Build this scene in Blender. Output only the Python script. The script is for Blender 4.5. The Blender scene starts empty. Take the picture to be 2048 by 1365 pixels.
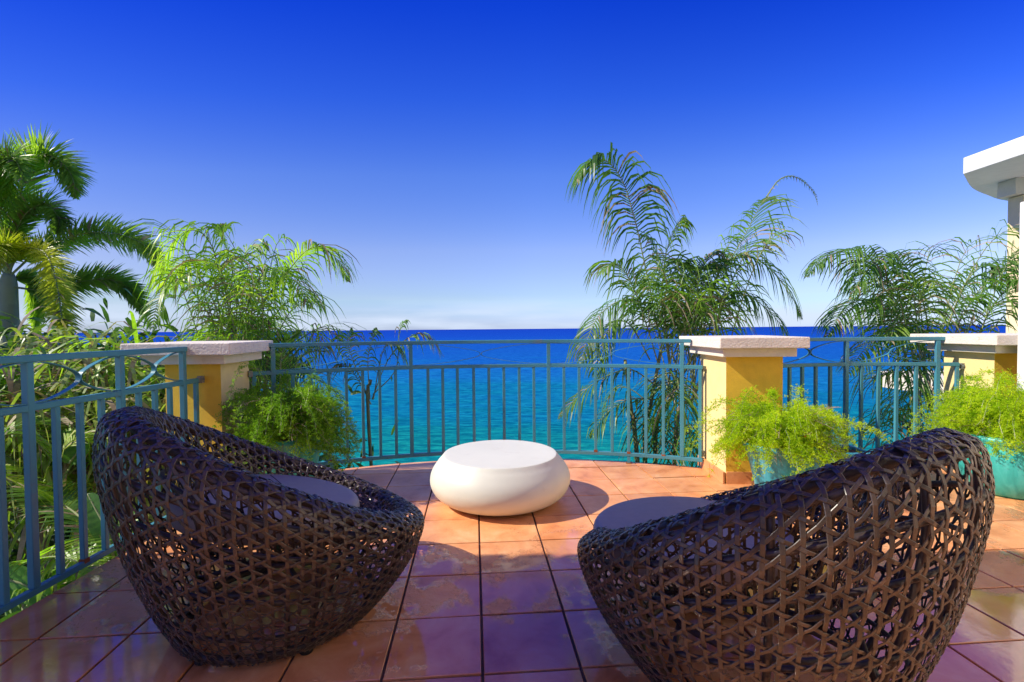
import bpy, math, random
import numpy as np
from mathutils import Vector, Matrix
random.seed(7); np.random.seed(7)
scene = bpy.context.scene
COL = scene.collection
R_ = math.radians

# ------------------------------------------------------------------ camera
CAM_H = 1.15
cd = bpy.data.cameras.new('camera'); cam = bpy.data.objects.new('camera', cd); COL.objects.link(cam)
cd.sensor_width = 36.0; cd.lens = 36.0*970/2048; cd.clip_start = 0.05; cd.clip_end = 90000
cam.matrix_world = Matrix.Translation((0, 0, CAM_H)) @ Matrix.Rotation(R_(90-1.43), 4, 'X') @ Matrix.Rotation(R_(-0.49), 4, 'Z')
scene.camera = cam

# ------------------------------------------------------------------ light
SUN = Vector((-1.0, -0.12, 0.87)).normalized()          # towards the sun
SUN_EL = math.asin(SUN.z); SUN_AZ = math.atan2(SUN.x, SUN.y)
world = bpy.data.worlds.new('World'); scene.world = world; world.use_nodes = True
nt = world.node_tree; nt.nodes.clear()
def N(nt, t, **kw):
    n = nt.nodes.new(t)
    for k, v in kw.items(): setattr(n, k, v)
    return n
wo = N(nt, 'ShaderNodeOutputWorld'); bg = N(nt, 'ShaderNodeBackground')
sky = N(nt, 'ShaderNodeTexSky', sky_type='NISHITA'); sky.sun_disc = False
sky.sun_elevation = SUN_EL; sky.sun_rotation = SUN_AZ
sky.air_density = 1.0; sky.dust_density = 0.3; sky.ozone_density = 3.0
hs = N(nt, 'ShaderNodeHueSaturation'); hs.inputs['Saturation'].default_value = 1.35; hs.inputs['Hue'].default_value = 0.515
gm = N(nt, 'ShaderNodeMix', data_type='RGBA', blend_type='MULTIPLY'); gm.inputs[0].default_value = 1.0
tc = N(nt, 'ShaderNodeTexCoord'); sx = N(nt, 'ShaderNodeSeparateXYZ')
nt.links.new(tc.outputs['Generated'], sx.inputs[0])
ramp = N(nt, 'ShaderNodeValToRGB')
cr = ramp.color_ramp
cr.elements[0].position = 0.0; cr.elements[0].color = (0.34, 0.42, 0.92, 1)
cr.elements[1].position = 0.62; cr.elements[1].color = (0.082, 0.212, 0.758, 1)
for z_, c_ in ((.06, (.42, .44, .60)), (.16, (.74, .55, .62)), (.30, (.68, .54, .70)), (.426, (.294, .363, .766)), (.55, (.085, .216, .758))):
    e = cr.elements.new(z_); e.color = (*c_, 1)
x2 = N(nt, 'ShaderNodeMix', data_type='RGBA', blend_type='MULTIPLY'); x2.inputs[0].default_value = 1.0; x2.inputs[7].default_value = (1.49, 1.49, 1.49, 1)
xx_ = N(nt, 'ShaderNodeMath', operation='MULTIPLY'); nt.links.new(sx.outputs['X'], xx_.inputs[0]); nt.links.new(sx.outputs['X'], xx_.inputs[1])
om_ = N(nt, 'ShaderNodeMath', operation='MULTIPLY_ADD'); om_.inputs[1].default_value = -.8; om_.inputs[2].default_value = 1.0; nt.links.new(xx_.outputs[0], om_.inputs[0])
sq_ = N(nt, 'ShaderNodeMath', operation='SQRT'); nt.links.new(om_.outputs[0], sq_.inputs[0])
dv_ = N(nt, 'ShaderNodeMath', operation='DIVIDE'); nt.links.new(sx.outputs['Z'], dv_.inputs[0]); nt.links.new(sq_.outputs[0], dv_.inputs[1])
nt.links.new(dv_.outputs[0], ramp.inputs[0])
nt.links.new(sky.outputs[0], hs.inputs['Color'])
nt.links.new(hs.outputs[0], gm.inputs[6]); nt.links.new(ramp.outputs[0], gm.inputs[7])
# thin pale cloud bank low over the sea
mp = N(nt, 'ShaderNodeMapping'); mp.inputs['Scale'].default_value = (2.2, 2.2, 16.0)
nz = N(nt, 'ShaderNodeTexNoise'); nz.inputs['Scale'].default_value = 1.6; nz.inputs['Detail'].default_value = 5
nt.links.new(tc.outputs['Generated'], mp.inputs[0]); nt.links.new(mp.outputs[0], nz.inputs['Vector'])
cr2 = N(nt, 'ShaderNodeValToRGB'); cr2.color_ramp.elements[0].position = 0.43; cr2.color_ramp.elements[1].position = 0.60
nt.links.new(nz.outputs['Fac'], cr2.inputs[0])
band = N(nt, 'ShaderNodeMapRange'); band.inputs[1].default_value = 0.07; band.inputs[2].default_value = 0.02
nt.links.new(sx.outputs['Z'], band.inputs[0])
mu = N(nt, 'ShaderNodeMath', operation='MULTIPLY'); nt.links.new(cr2.outputs[0], mu.inputs[0]); nt.links.new(band.outputs[0], mu.inputs[1])
mu2 = N(nt, 'ShaderNodeMath', operation='MULTIPLY'); mu2.inputs[1].default_value = 0.8; nt.links.new(mu.outputs[0], mu2.inputs[0])
cm = N(nt, 'ShaderNodeMix', data_type='RGBA')
CLOUD = cm.inputs[7]; CLOUD.default_value = (3.6, 4.15, 5.1, 1)
azr = N(nt, 'ShaderNodeMapRange'); azr.inputs[1].default_value = -.85; azr.inputs[2].default_value = 0.05; azr.inputs[3].default_value = .60; azr.inputs[4].default_value = 1.0
nt.links.new(sx.outputs['X'], azr.inputs[0])
azm = N(nt, 'ShaderNodeMix', data_type='RGBA', blend_type='MULTIPLY'); azm.inputs[0].default_value = 1.0
nt.links.new(gm.outputs[2], azm.inputs[6]); nt.links.new(azr.outputs[0], azm.inputs[7])
nt.links.new(azm.outputs[2], x2.inputs[6]); nt.links.new(mu2.outputs[0], cm.inputs[0]); nt.links.new(x2.outputs[2], cm.inputs[6])
nt.links.new(cm.outputs[2], bg.inputs[0]); bg.inputs[1].default_value = 0.15
nt.links.new(bg.outputs[0], wo.inputs[0])
sd = bpy.data.lights.new('sun', 'SUN'); sd.energy = 4.6; sd.angle = R_(0.5); sd.color = (1.0, 0.92, 0.77)
so = bpy.data.objects.new('sun', sd); COL.objects.link(so)
so.rotation_euler = SUN.to_track_quat('Z', 'Y').to_euler(); so.location = (-10, -3, 12)
scene.view_settings.view_transform = 'Standard'; scene.view_settings.look = 'None'
scene.view_settings.exposure = 0.42; scene.view_settings.gamma = 1.0
scene.view_settings.use_curve_mapping = False
scene.render.engine = 'CYCLES'
scene.cycles.max_bounces = 8; scene.cycles.transparent_max_bounces = 8

# ------------------------------------------------------------------ helpers
def P(px, py, d):
    """world point seen at photo pixel px,py when it stands d metres in front (used to lay the place out)"""
    return Vector(((px-1024)/970*d, d, CAM_H+(667-.0085*px-py)/970*d))

def tagp(o, label=None, cat=None, group=None, kind=None):
    if label: o['label'] = label
    if cat: o['category'] = cat
    if group: o['group'] = group
    if kind: o['kind'] = kind
    return o

def thing(name, loc, label, cat, group=None, rotz=0):
    o = bpy.data.objects.new(name, None); COL.objects.link(o); o.empty_display_size = .1
    o.location = loc; o.rotation_euler = (0, 0, rotz)
    return tagp(o, label, cat, group)

def mesh(name, V, F, mats, smooth=False, midx=None):
    me = bpy.data.meshes.new(name); me.from_pydata([tuple(v) for v in V], [], F)
    for m in (mats if isinstance(mats, (list, tuple)) else [mats]): me.materials.append(m)
    if smooth: me.polygons.foreach_set('use_smooth', [True]*len(me.polygons))
    if midx is not None: me.polygons.foreach_set('material_index', midx)
    me.update(); return me

def link(name, me, parent=None, loc=None, rot=None):
    o = bpy.data.objects.new(name, me); COL.objects.link(o)
    if parent is not None: o.parent = parent
    if loc is not None: o.location = loc
    if rot is not None: o.rotation_euler = rot
    return o

class MB:
    """collects geometry; build() links it as one mesh object"""
    def __init__(s): s.V = []; s.F = []; s.M = []
    def add(s, V, F, m=0):
        k = len(s.V); s.V.extend(V); s.F.extend([tuple(i+k for i in f) for f in F]); s.M.extend([m]*len(F))
    def box(s, c, sz, rotz=0, m=0):
        cx, cy, cz = c; hx, hy, hz = sz[0]/2, sz[1]/2, sz[2]/2
        ca, sa = math.cos(rotz), math.sin(rotz)
        V = []
        for z in (-hz, hz):
            for x, y in ((-hx, -hy), (hx, -hy), (hx, hy), (-hx, hy)):
                V.append((cx+x*ca-y*sa, cy+x*sa+y*ca, cz+z))
        s.add(V, [(3, 2, 1, 0), (4, 5, 6, 7), (0, 1, 5, 4), (1, 2, 6, 5), (2, 3, 7, 6), (3, 0, 4, 7)], m)
    def prism(s, poly, z0, z1, m=0, bev=0):
        n = len(poly)
        V = [(x, y, z0) for x, y in poly] + [(x, y, z1-bev) for x, y in poly]
        F = [tuple(reversed(range(n)))] + [(i, (i+1) % n, n+(i+1) % n, n+i) for i in range(n)]
        if bev:
            cx = sum(p[0] for p in poly)/n; cy = sum(p[1] for p in poly)/n
            for x, y in poly:
                d = math.hypot(x-cx, y-cy) or 1; k = max(0, 1-bev*1.3/d)
                V.append((cx+(x-cx)*k, cy+(y-cy)*k, z1))
            F += [(n+i, n+(i+1) % n, 2*n+(i+1) % n, 2*n+i) for i in range(n)]
            F.append(tuple(range(2*n, 3*n)))
        else: F.append(tuple(range(n, 2*n)))
        s.add(V, F, m)
    def tube(s, pts, rad, k=6, m=0, closed=False):
        pts = [Vector(p) for p in pts]; n = len(pts)
        rads = rad if isinstance(rad, (list, tuple)) else [rad]*n
        V = []; F = []; ref = None
        for i, p in enumerate(pts):
            if closed: t = pts[(i+1) % n]-pts[i-1]
            else: t = pts[min(i+1, n-1)]-pts[max(i-1, 0)]
            if t.length < 1e-9: t = Vector((0, 0, 1))
            t.normalize()
            if ref is None: ref = Vector((0, 0, 1)) if abs(t.z) < .9 else Vector((1, 0, 0))
            a = t.cross(ref)
            if a.length < 1e-4: a = t.orthogonal()
            a.normalize(); b = a.cross(t).normalized(); ref = b
            for j in range(k):
                an = 2*math.pi*j/k
                V.append(tuple(p+(a*math.cos(an)+b*math.sin(an))*rads[i]))
        rng = n if closed else n-1
        for i in range(rng):
            i2 = (i+1) % n
            for j in range(k):
                F.append((i*k+j, i*k+(j+1) % k, i2*k+(j+1) % k, i2*k+j))
        if not closed:
            F.append(tuple(reversed(range(k)))); F.append(tuple((n-1)*k+j for j in range(k)))
        s.add(V, F, m)
    def sweep(s, pts, w, h, m=0):
        """rectangular bar along a horizontal path; w across, h tall"""
        pts = [Vector(p) for p in pts]; n = len(pts); V = []; F = []
        for i, p in enumerate(pts):
            t = pts[min(i+1, n-1)]-pts[max(i-1, 0)]; t.z = 0; t.normalize(); a = Vector((t.y, -t.x, 0))
            for sx_, sz_ in ((-1, -1), (1, -1), (1, 1), (-1, 1)):
                V.append(tuple(p+a*(w/2*sx_)+Vector((0, 0, h/2*sz_))))
        for i in range(n-1):
            for j in range(4): F.append((i*4+j, i*4+(j+1) % 4, i*4+4+(j+1) % 4, i*4+4+j))
        F += [(3, 2, 1, 0), ((n-1)*4, (n-1)*4+1, (n-1)*4+2, (n-1)*4+3)]
        s.add(V, F, m)
    def lathe(s, prof, c=(0, 0, 0), k=32, m=0):
        V = []; F = []; n = len(prof)
        for r, z in prof:
            for j in range(k):
                a = 2*math.pi*j/k; V.append((c[0]+r*math.cos(a), c[1]+r*math.sin(a), c[2]+z))
        for i in range(n-1):
            for j in range(k): F.append((i*k+j, i*k+(j+1) % k, (i+1)*k+(j+1) % k, (i+1)*k+j))
        s.add(V, F, m)
    def build(s, name, mats, parent=None, smooth=False, origin=None):
        o0 = Vector(origin) if origin is not None else (parent.location if parent is not None else Vector((0, 0, 0)))
        ox, oy, oz = o0
        V = [(v[0]-ox, v[1]-oy, v[2]-oz) for v in s.V]
        me = mesh(name, V, s.F, mats, smooth, s.M)
        o = link(name, me, parent)
        if parent is None and origin is not None: o.location = o0
        return o

def catmull(pts, n):
    pts = [Vector(p) for p in pts]; q = [pts[0]*2-pts[1]]+pts+[pts[-1]*2-pts[-2]]; m = len(pts)-1; out = []
    for i in range(n+1):
        t = i/n*m; k = min(int(t), m-1); f = t-k
        a, b, c, d = q[k:k+4]
        out.append(.5*((2*b)+(c-a)*f+(2*a-5*b+4*c-d)*f*f+(3*b-a-3*c+d)*f**3))
    return out

def smooth_edges(o, w=.004, seg=2):
    b = o.modifiers.new('bevel', 'BEVEL'); b.width = w; b.segments = seg; b.limit_method = 'ANGLE'
    return o

# ------------------------------------------------------------------ materials
def mat(name):
    m = bpy.data.materials.new(name); m.use_nodes = True; t = m.node_tree
    return m, t, t.nodes['Principled BSDF']
def L(t, a, b): t.links.new(a, b)
def noise(t, scale, detail=4, vec=None, rough=.55, dist=0):
    n = N(t, 'ShaderNodeTexNoise'); n.inputs['Scale'].default_value = scale; n.inputs['Detail'].default_value = detail
    n.inputs['Roughness'].default_value = rough; n.inputs['Distortion'].default_value = dist
    if vec is not None: L(t, vec, n.inputs['Vector'])
    return n
def cramp(t, fac, stops):
    r = N(t, 'ShaderNodeValToRGB'); c = r.color_ramp
    c.elements[0].position, c.elements[0].color = stops[0][0], (*stops[0][1], 1)
    c.elements[1].position, c.elements[1].color = stops[-1][0], (*stops[-1][1], 1)
    for p, col in stops[1:-1]:
        e = c.elements.new(p); e.color = (*col, 1)
    L(t, fac, r.inputs[0]); return r
def bump(t, h, strength, dist, bsdf):
    b = N(t, 'ShaderNodeBump'); b.inputs['Strength'].default_value = strength; b.inputs['Distance'].default_value = dist
    L(t, h, b.inputs['Height']); L(t, b.outputs[0], bsdf.inputs['Normal']); return b
def geo_pos(t): return N(t, 'ShaderNodeNewGeometry').outputs['Position']
def obj_rand(t): return N(t, 'ShaderNodeObjectInfo').outputs['Random']
def mul(t, a, b, op='MULTIPLY', clamp=False):
    n = N(t, 'ShaderNodeMath', operation=op); n.use_clamp = clamp
    for i, x in enumerate((a, b)):
        if isinstance(x, (int, float)): n.inputs[i].default_value = x
        else: L(t, x, n.inputs[i])
    return n.outputs[0]
def mixc(t, fac, a, b, blend='MIX'):
    n = N(t, 'ShaderNodeMix', data_type='RGBA', blend_type=blend)
    for i, x in ((0, fac), (6, a), (7, b)):
        if isinstance(x, (int, float)): n.inputs[i].default_value = x
        elif isinstance(x, tuple): n.inputs[i].default_value = (*x, 1)
        else: L(t, x, n.inputs[i])
    return n.outputs[2]

def painted(name, col, rough=.5, sc=30, var=.12, bmp=.15, bd=.002, dirt=None, spec=.4):
    m, t, b = mat(name); p = geo_pos(t)
    n1 = noise(t, sc*.12, 5, p); n2 = noise(t, sc, 4, p)
    c = cramp(t, n1.outputs[0], [(.3, tuple(x*(1-var) for x in col)), (.7, tuple(min(1, x*(1+var)) for x in col))])
    out = c.outputs[0]
    if dirt:
        n3 = noise(t, sc*.3, 7, p, .7); d = cramp(t, n3.outputs[0], [(.56, (0, 0, 0)), (.72, (1, 1, 1))])
        out = mixc(t, mul(t, d.outputs[0], dirt[1]), out, dirt[0])
    L(t, out, b.inputs['Base Color']); b.inputs['Roughness'].default_value = rough
    b.inputs['Specular IOR Level'].default_value = spec
    bump(t, n2.outputs[0], bmp, bd, b); return m

M = {}
# glazed terracotta, wet in patches
m, t, b = mat('terracotta'); p = geo_pos(t); rnd = obj_rand(t)
n1 = noise(t, 5, 6, p, .6, .5); n2 = noise(t, 38, 5, p, .65); n3 = noise(t, 1.1, 3, p)
base = cramp(t, n1.outputs[0], [(.30, (.62, .23, .08)), (.46, (.80, .35, .14)), (.58, (.86, .42, .18)), (.74, (.92, .54, .28))]).outputs[0]
tint = cramp(t, rnd, [(0, (.80, .74, .74)), (.35, (1, 1, 1)), (.7, (1.0, .88, .80)), (1, (.92, .95, .95))]).outputs[0]
base = mixc(t, 1.0, base, tint, 'MULTIPLY')
sp = cramp(t, noise(t, 120, 2, p).outputs[0], [(.70, (1, 1, 1)), (.78, (.45, .38, .35))]).outputs[0]
base = mixc(t, .8, base, sp, 'MULTIPLY')
sy_ = N(t, 'ShaderNodeSeparateXYZ'); L(t, p, sy_.inputs[0])
mr = N(t, 'ShaderNodeMapRange'); mr.inputs[1].default_value = 3.4; mr.inputs[2].default_value = 1.9     # rain water stands nearer the camera
L(t, sy_.outputs['Y'], mr.inputs[0])
edge = noise(t, 9, 8, p, .75)
wsum = mul(t, mul(t, n3.outputs[0], .9), mul(t, mul(t, edge.outputs[0], .32), mul(t, mr.outputs[0], .26), 'ADD'), 'ADD')
wet = cramp(t, wsum, [(.765, (0, 0, 0)), (.785, (1, 1, 1))]).outputs[0]
rimw = cramp(t, wsum, [(.71, (0, 0, 0)), (.765, (1, 1, 1)), (.80, (0, 0, 0))]).outputs[0]      # beaded edge of each puddle
fleck = cramp(t, noise(t, 70, 3, p, .6).outputs[0], [(.40, (0, 0, 0)), (.62, (1, 1, 1))]).outputs[0]
ro = N(t, 'ShaderNodeMapRange'); ro.inputs[3].default_value = .30; ro.inputs[4].default_value = .035
L(t, wet, ro.inputs[0])
L(t, mul(t, ro.outputs[0], mul(t, fleck, mul(t, mul(t, wet, -1.0), 1.0, 'ADD')), 'ADD', True) if False else mul(t, ro.outputs[0], mul(t, fleck, .05), 'ADD', True), b.inputs['Roughness'])
base = mixc(t, mul(t, wet, .3), base, mixc(t, 1.0, base, (.8, .66, .62), 'MULTIPLY'))
L(t, base, b.inputs['Base Color']); b.inputs['Specular IOR Level'].default_value = .7
dry = mul(t, mul(t, wet, -.85), 1.0, 'ADD')
L(t, wet, b.inputs['Coat Weight']); b.inputs['Coat Roughness'].default_value = .03; b.inputs['Coat IOR'].default_value = 1.33
cb = N(t, 'ShaderNodeBump'); cb.inputs['Strength'].default_value = .25; cb.inputs['Distance'].default_value = .002; L(t, noise(t, 22, 3, p).outputs[0], cb.inputs['Height']); L(t, cb.outputs[0], b.inputs['Coat Normal'])
hb = mul(t, mul(t, mul(t, n2.outputs[0], .5), mul(t, fleck, .25), 'ADD'), dry)
hb = mul(t, hb, mul(t, n1.outputs[0], mul(t, mul(t, dry, .7), .12, 'ADD')), 'ADD')
hb = mul(t, hb, mul(t, rimw, mul(t, noise(t, 150, 3, p, .7).outputs[0], 1.6)), 'ADD')
bump(t, hb, .5, .004, b)
M['tile'] = m
M['grout'] = painted('grout', (.085, .05, .04), .8, 60, .3, .4, .003)
M['rail'] = painted('rail_paint', (.06, .25, .32), .38, 14, .16, .1, .001, ((.24, .11, .06), .35), .5)
M['rust'] = painted('rust', (.28, .09, .03), .85, 60, .4, .5, .002)
M['bracket'] = painted('bracket_metal', (.20, .22, .22), .5, 40, .3, .2, .001, ((.25, .11, .05), .6))
M['cream'] = painted('sunlit_cream_render', (.82, .66, .30), .85, 90, .05, .35, .003)  # sunlit paleness of yellow pillar sides put into colour; also plain cream walls
M['yellow'] = painted('yellow_render', (.82, .52, .05), .85, 90, .07, .4, .003, ((.58, .34, .08), .4))
M['white'] = painted('white_render', (.76, .70, .60), .8, 70, .06, .9, .006, ((.42, .34, .28), .55))
M['white_clean'] = painted('white_fascia', (.80, .80, .78), .7, 60, .04, .2, .003, ((.55, .5, .42), .25))
M['table'] = painted('smooth_white_concrete', (.69, .69, .59), .42, 22, .05, .12, .0015, ((.50, .46, .38), .35))
M['cushion'] = painted('grey_vinyl_cushion', (.24, .22, .24), .5, 260, .05, .25, .001, ((.10, .09, .10), .15))
M['soil'] = painted('soil', (.07, .04, .022), .95, 60, .4, .9, .01)
M['rubber'] = painted('black_rubber', (.012, .012, .012), .6, 60, .2, .1, .001)
m, t, b = mat('window_glass'); b.inputs['Base Color'].default_value = (.03, .035, .04, 1); b.inputs['Roughness'].default_value = .05; M['glass'] = m
M['bounce_walls'] = painted('bounce_wall', (.84, .76, .58), .85, 60, .06, .3, .003)  # pale colour for the unseen walls that bounce sunlight
M['rock'] = painted('hillside_earth', (.05, .05, .025), .95, 6, .5, 1.0, .05)

def glazed(name, c1, c2, c3):
    m, t, b = mat(name); p = geo_pos(t)
    mp = N(t, 'ShaderNodeMapping'); mp.inputs['Scale'].default_value = (9, 9, 1.6); L(t, p, mp.inputs[0])
    n = noise(t, 1.3, 5, mp.outputs[0], .6, .8); n2 = noise(t, 26, 4, p)
    c = cramp(t, n.outputs[0], [(.3, c1), (.5, c2), (.7, c3)])
    L(t, c.outputs[0], b.inputs['Base Color']); b.inputs['Roughness'].default_value = .38
    bump(t, n2.outputs[0], .25, .004, b); return m
M['pot_teal'] = glazed('teal_glaze', (.012, .20, .17), (.025, .33, .28), (.06, .45, .40))
M['pot_blue'] = glazed('turquoise_blue_glaze', (.012, .15, .20), (.03, .32, .42), (.16, .52, .68))
M['pot_turq'] = glazed('turquoise_glaze', (.02, .30, .28), (.04, .44, .40), (.10, .55, .52))

m, t, b = mat('wicker'); p = N(t, 'ShaderNodeTexCoord').outputs['Object']; rnd = obj_rand(t)
n1 = noise(t, 9, 6, p, .7); n2 = noise(t, 240, 3, p)
c = cramp(t, n1.outputs[0], [(.3, (.020, .015, .011)), (.58, (.055, .040, .029)), (.72, (.12, .09, .066))]).outputs[0]
c = mixc(t, 1.0, c, cramp(t, rnd, [(0, (.75, .75, .8)), (1, (1.25, 1.12, 1.0))]).outputs[0], 'MULTIPLY')
L(t, c, b.inputs['Base Color']); b.inputs['Roughness'].default_value = .36; b.inputs['Specular IOR Level'].default_value = .65
bump(t, n2.outputs[0], .2, .0008, b); M['wicker'] = m
m, t, b = mat('wrapped_frame'); p = N(t, 'ShaderNodeTexCoord').outputs['Object']
w = N(t, 'ShaderNodeTexNoise'); w.inputs['Scale'].default_value = 70; L(t, p, w.inputs['Vector'])
b.inputs['Base Color'].default_value = (.05, .036, .03, 1); b.inputs['Roughness'].default_value = .4
bump(t, w.outputs[0], .6, .004, b); M['frame'] = m

def leafmat(name, lo, mid, hi, trans=.35, rough=.38, gl=.5, nsc=3.0):
    m, t, b = mat(name); p = geo_pos(t); rnd = obj_rand(t)
    n = noise(t, nsc, 4, p); n2 = noise(t, 45, 2, p)
    f = mul(t, mul(t, n.outputs[0], .75), mul(t, n2.outputs[0], .35), 'ADD')
    f = mul(t, f, mul(t, mul(t, rnd, .16), -.08, 'ADD'), 'ADD')
    c = cramp(t, f, [(.36, lo), (.55, mid), (.74, hi)]).outputs[0]
    L(t, c, b.inputs['Base Color']); b.inputs['Roughness'].default_value = rough; b.inputs['Specular IOR Level'].default_value = gl
    tr = N(t, 'ShaderNodeBsdfTranslucent'); L(t, mixc(t, 1.0, c, (1.5, 1.7, .6), 'MULTIPLY'), tr.inputs[0])
    mx = N(t, 'ShaderNodeMixShader'); mx.inputs[0].default_value = trans
    o = t.nodes['Material Output']; L(t, b.outputs[0], mx.inputs[1]); L(t, tr.outputs[0], mx.inputs[2]); L(t, mx.outputs[0], o.inputs[0])
    return m
M['areca'] = leafmat('areca_leaf', (.05, .13, .02), (.13, .27, .035), (.30, .44, .06), .5)
M['areca_bright'] = leafmat('areca_leaf_bright', (.10, .22, .02), (.26, .44, .04), (.48, .58, .08), .55)
M['foxtail'] = leafmat('foxtail_leaf', (.10, .19, .03), (.22, .37, .05), (.42, .56, .10), .5)
M['foxtail_y'] = leafmat('foxtail_leaf_yellowish', (.26, .32, .02), (.52, .54, .04), (.72, .68, .08), .45)
M['strap'] = leafmat('strap_leaf', (.10, .18, .03), (.24, .34, .06), (.46, .50, .14), .3)
M['dry'] = leafmat('dry_leaf', (.16, .11, .06), (.32, .25, .15), (.50, .42, .28), .2, .6, .2)
M['banana'] = leafmat('banana_leaf', (.06, .16, .02), (.11, .27, .03), (.17, .36, .05), .4)
M['fern'] = leafmat('fern_needle', (.20, .34, .01), (.40, .56, .015), (.62, .68, .03), .4, .6, .12, 7)
M['fern_cool'] = leafmat('fern_needle_cool', (.10, .24, .015), (.24, .44, .03), (.44, .60, .06), .4, .6, .12, 7)
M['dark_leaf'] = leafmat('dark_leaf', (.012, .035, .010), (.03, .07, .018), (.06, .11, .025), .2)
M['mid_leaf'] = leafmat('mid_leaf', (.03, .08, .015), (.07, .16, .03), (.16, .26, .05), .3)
M['stem'] = painted('palm_stem', (.22, .24, .10), .6, 30, .3, .3, .003, ((.22, .15, .08), .6))
M['rachis'] = painted('leaf_rachis', (.26, .30, .12), .5, 30, .25, .1, .001)
M['twig'] = painted('dry_twig', (.36, .27, .18), .8, 60, .3, .1, .001)
M['bark'] = painted('palm_bark', (.20, .16, .11), .9, 24, .4, .8, .01, ((.07, .05, .035), .6))
M['crownshaft'] = painted('crownshaft', (.26, .29, .15), .6, 12, .25, .3, .004, ((.10, .11, .07), .5))
M['red'] = painted('red_berry', (.55, .02, .01), .4, 40, .1, .1, .001)

# sea: shallow turquoise by the shore to deep blue; small waves
m, t, b = mat('sea_water'); p = geo_pos(t); s_ = N(t, 'ShaderNodeSeparateXYZ'); L(t, p, s_.inputs[0])
lg = mul(t, s_.outputs['Y'], 10.0, 'LOGARITHM')
mr = N(t, 'ShaderNodeMapRange'); mr.inputs[1].default_value = 1.5; mr.inputs[2].default_value = 4.0; L(t, lg, mr.inputs[0])
mpw = N(t, 'ShaderNodeMapping'); mpw.inputs['Scale'].default_value = (.35, 1.0, 1); L(t, p, mpw.inputs[0])
big = noise(t, .05, 5, mpw.outputs[0], .6)
fac = mul(t, mr.outputs[0], mul(t, mul(t, big.outputs[0], -.5, 'ADD'), .22), 'ADD')
c = cramp(t, fac, [(.06, (.006, .25, .22)), (.12, (.004, .20, .24)), (.16, (.004, .18, .30)), (.24, (.007, .165, .38)), (.32, (.008, .115, .41)), (.6, (.008, .068, .40)), (1, (.008, .05, .36))]).outputs[0]
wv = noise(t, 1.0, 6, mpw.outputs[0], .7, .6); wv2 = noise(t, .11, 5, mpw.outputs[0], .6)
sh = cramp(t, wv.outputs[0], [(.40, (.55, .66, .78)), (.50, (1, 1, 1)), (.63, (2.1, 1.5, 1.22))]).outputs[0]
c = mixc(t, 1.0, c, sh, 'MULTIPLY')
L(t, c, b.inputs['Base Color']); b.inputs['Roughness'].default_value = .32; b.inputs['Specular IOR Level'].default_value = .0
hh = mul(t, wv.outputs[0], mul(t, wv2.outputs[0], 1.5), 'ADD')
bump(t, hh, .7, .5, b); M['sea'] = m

# ------------------------------------------------------------------ terrace
CEN = Vector((0, .58)); RAD = 3.70
def arc(cx, cy, r, x0, x1, n):
    return [(x0+(x1-x0)*i/n, cy+math.sqrt(r*r-(x0+(x1-x0)*i/n-cx)**2)) for i in range(n+1)]
outline = [(-2.04, -3.2), (-2.04, 3.30), (-2.36, 3.30), (-2.36, 3.78), (-1.95, 3.72)] + arc(0, .58, 3.70, -1.93, 1.575, 26) \
    + [(1.58, 4.05), (2.06, 4.06)] + arc(2.93, 1.63, 2.55, 2.10, 3.74, 10) + [(3.76, 4.1), (5.6, 4.1), (5.6, 3.35), (4.62, 3.35), (4.62, -3.2)]
outline.reverse()      # counter-clockwise
def clip_poly(subj, clip):
    out = subj
    for i in range(len(clip)):
        a, b2 = clip[i], clip[(i+1) % len(clip)]; inp = out; out = []
        if not inp: break
        side = lambda q: (b2[0]-a[0])*(q[1]-a[1])-(b2[1]-a[1])*(q[0]-a[0])
        for j in range(len(inp)):
            p1, p2 = inp[j-1], inp[j]; s1, s2 = side(p1), side(p2)
            if (s1 >= 0) != (s2 >= 0):
                k = s1/(s1-s2); out.append((p1[0]+(p2[0]-p1[0])*k, p1[1]+(p2[1]-p1[1])*k))
            if s2 >= 0: out.append(p2)
    return out
def area(q): return .5*sum(q[i-1][0]*q[i][1]-q[i][0]*q[i-1][1] for i in range(len(q)))
if area(outline) < 0: outline.reverse()
slab = MB(); slab.prism(outline, -.26, -.009)
floor = slab.build('terrace_floor', M['grout']); tagp(floor, kind='structure')
G = Vector((-.0767, .997)); H = Vector((.997, .0767)); TS = .3333; gap = .0048
sq = [(gap, gap), (TS-gap, gap), (TS-gap, TS-gap), (gap, TS-gap)]
def tworld(i, j, q): v = H*(.0149+i*TS+q[0])+G*(.594+j*TS+q[1]); return (v.x, v.y)
tiles = []
full_mb = MB(); 
fx = [(H*q[0]+G*q[1]) for q in sq]; full_mb.prism([(v.x, v.y) for v in fx], -.010, 0.0, 0, .0022)
full_me = mesh('tile', full_mb.V, full_mb.F, M['tile'])
far_mb = MB(); rt = random.Random(3)
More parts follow.
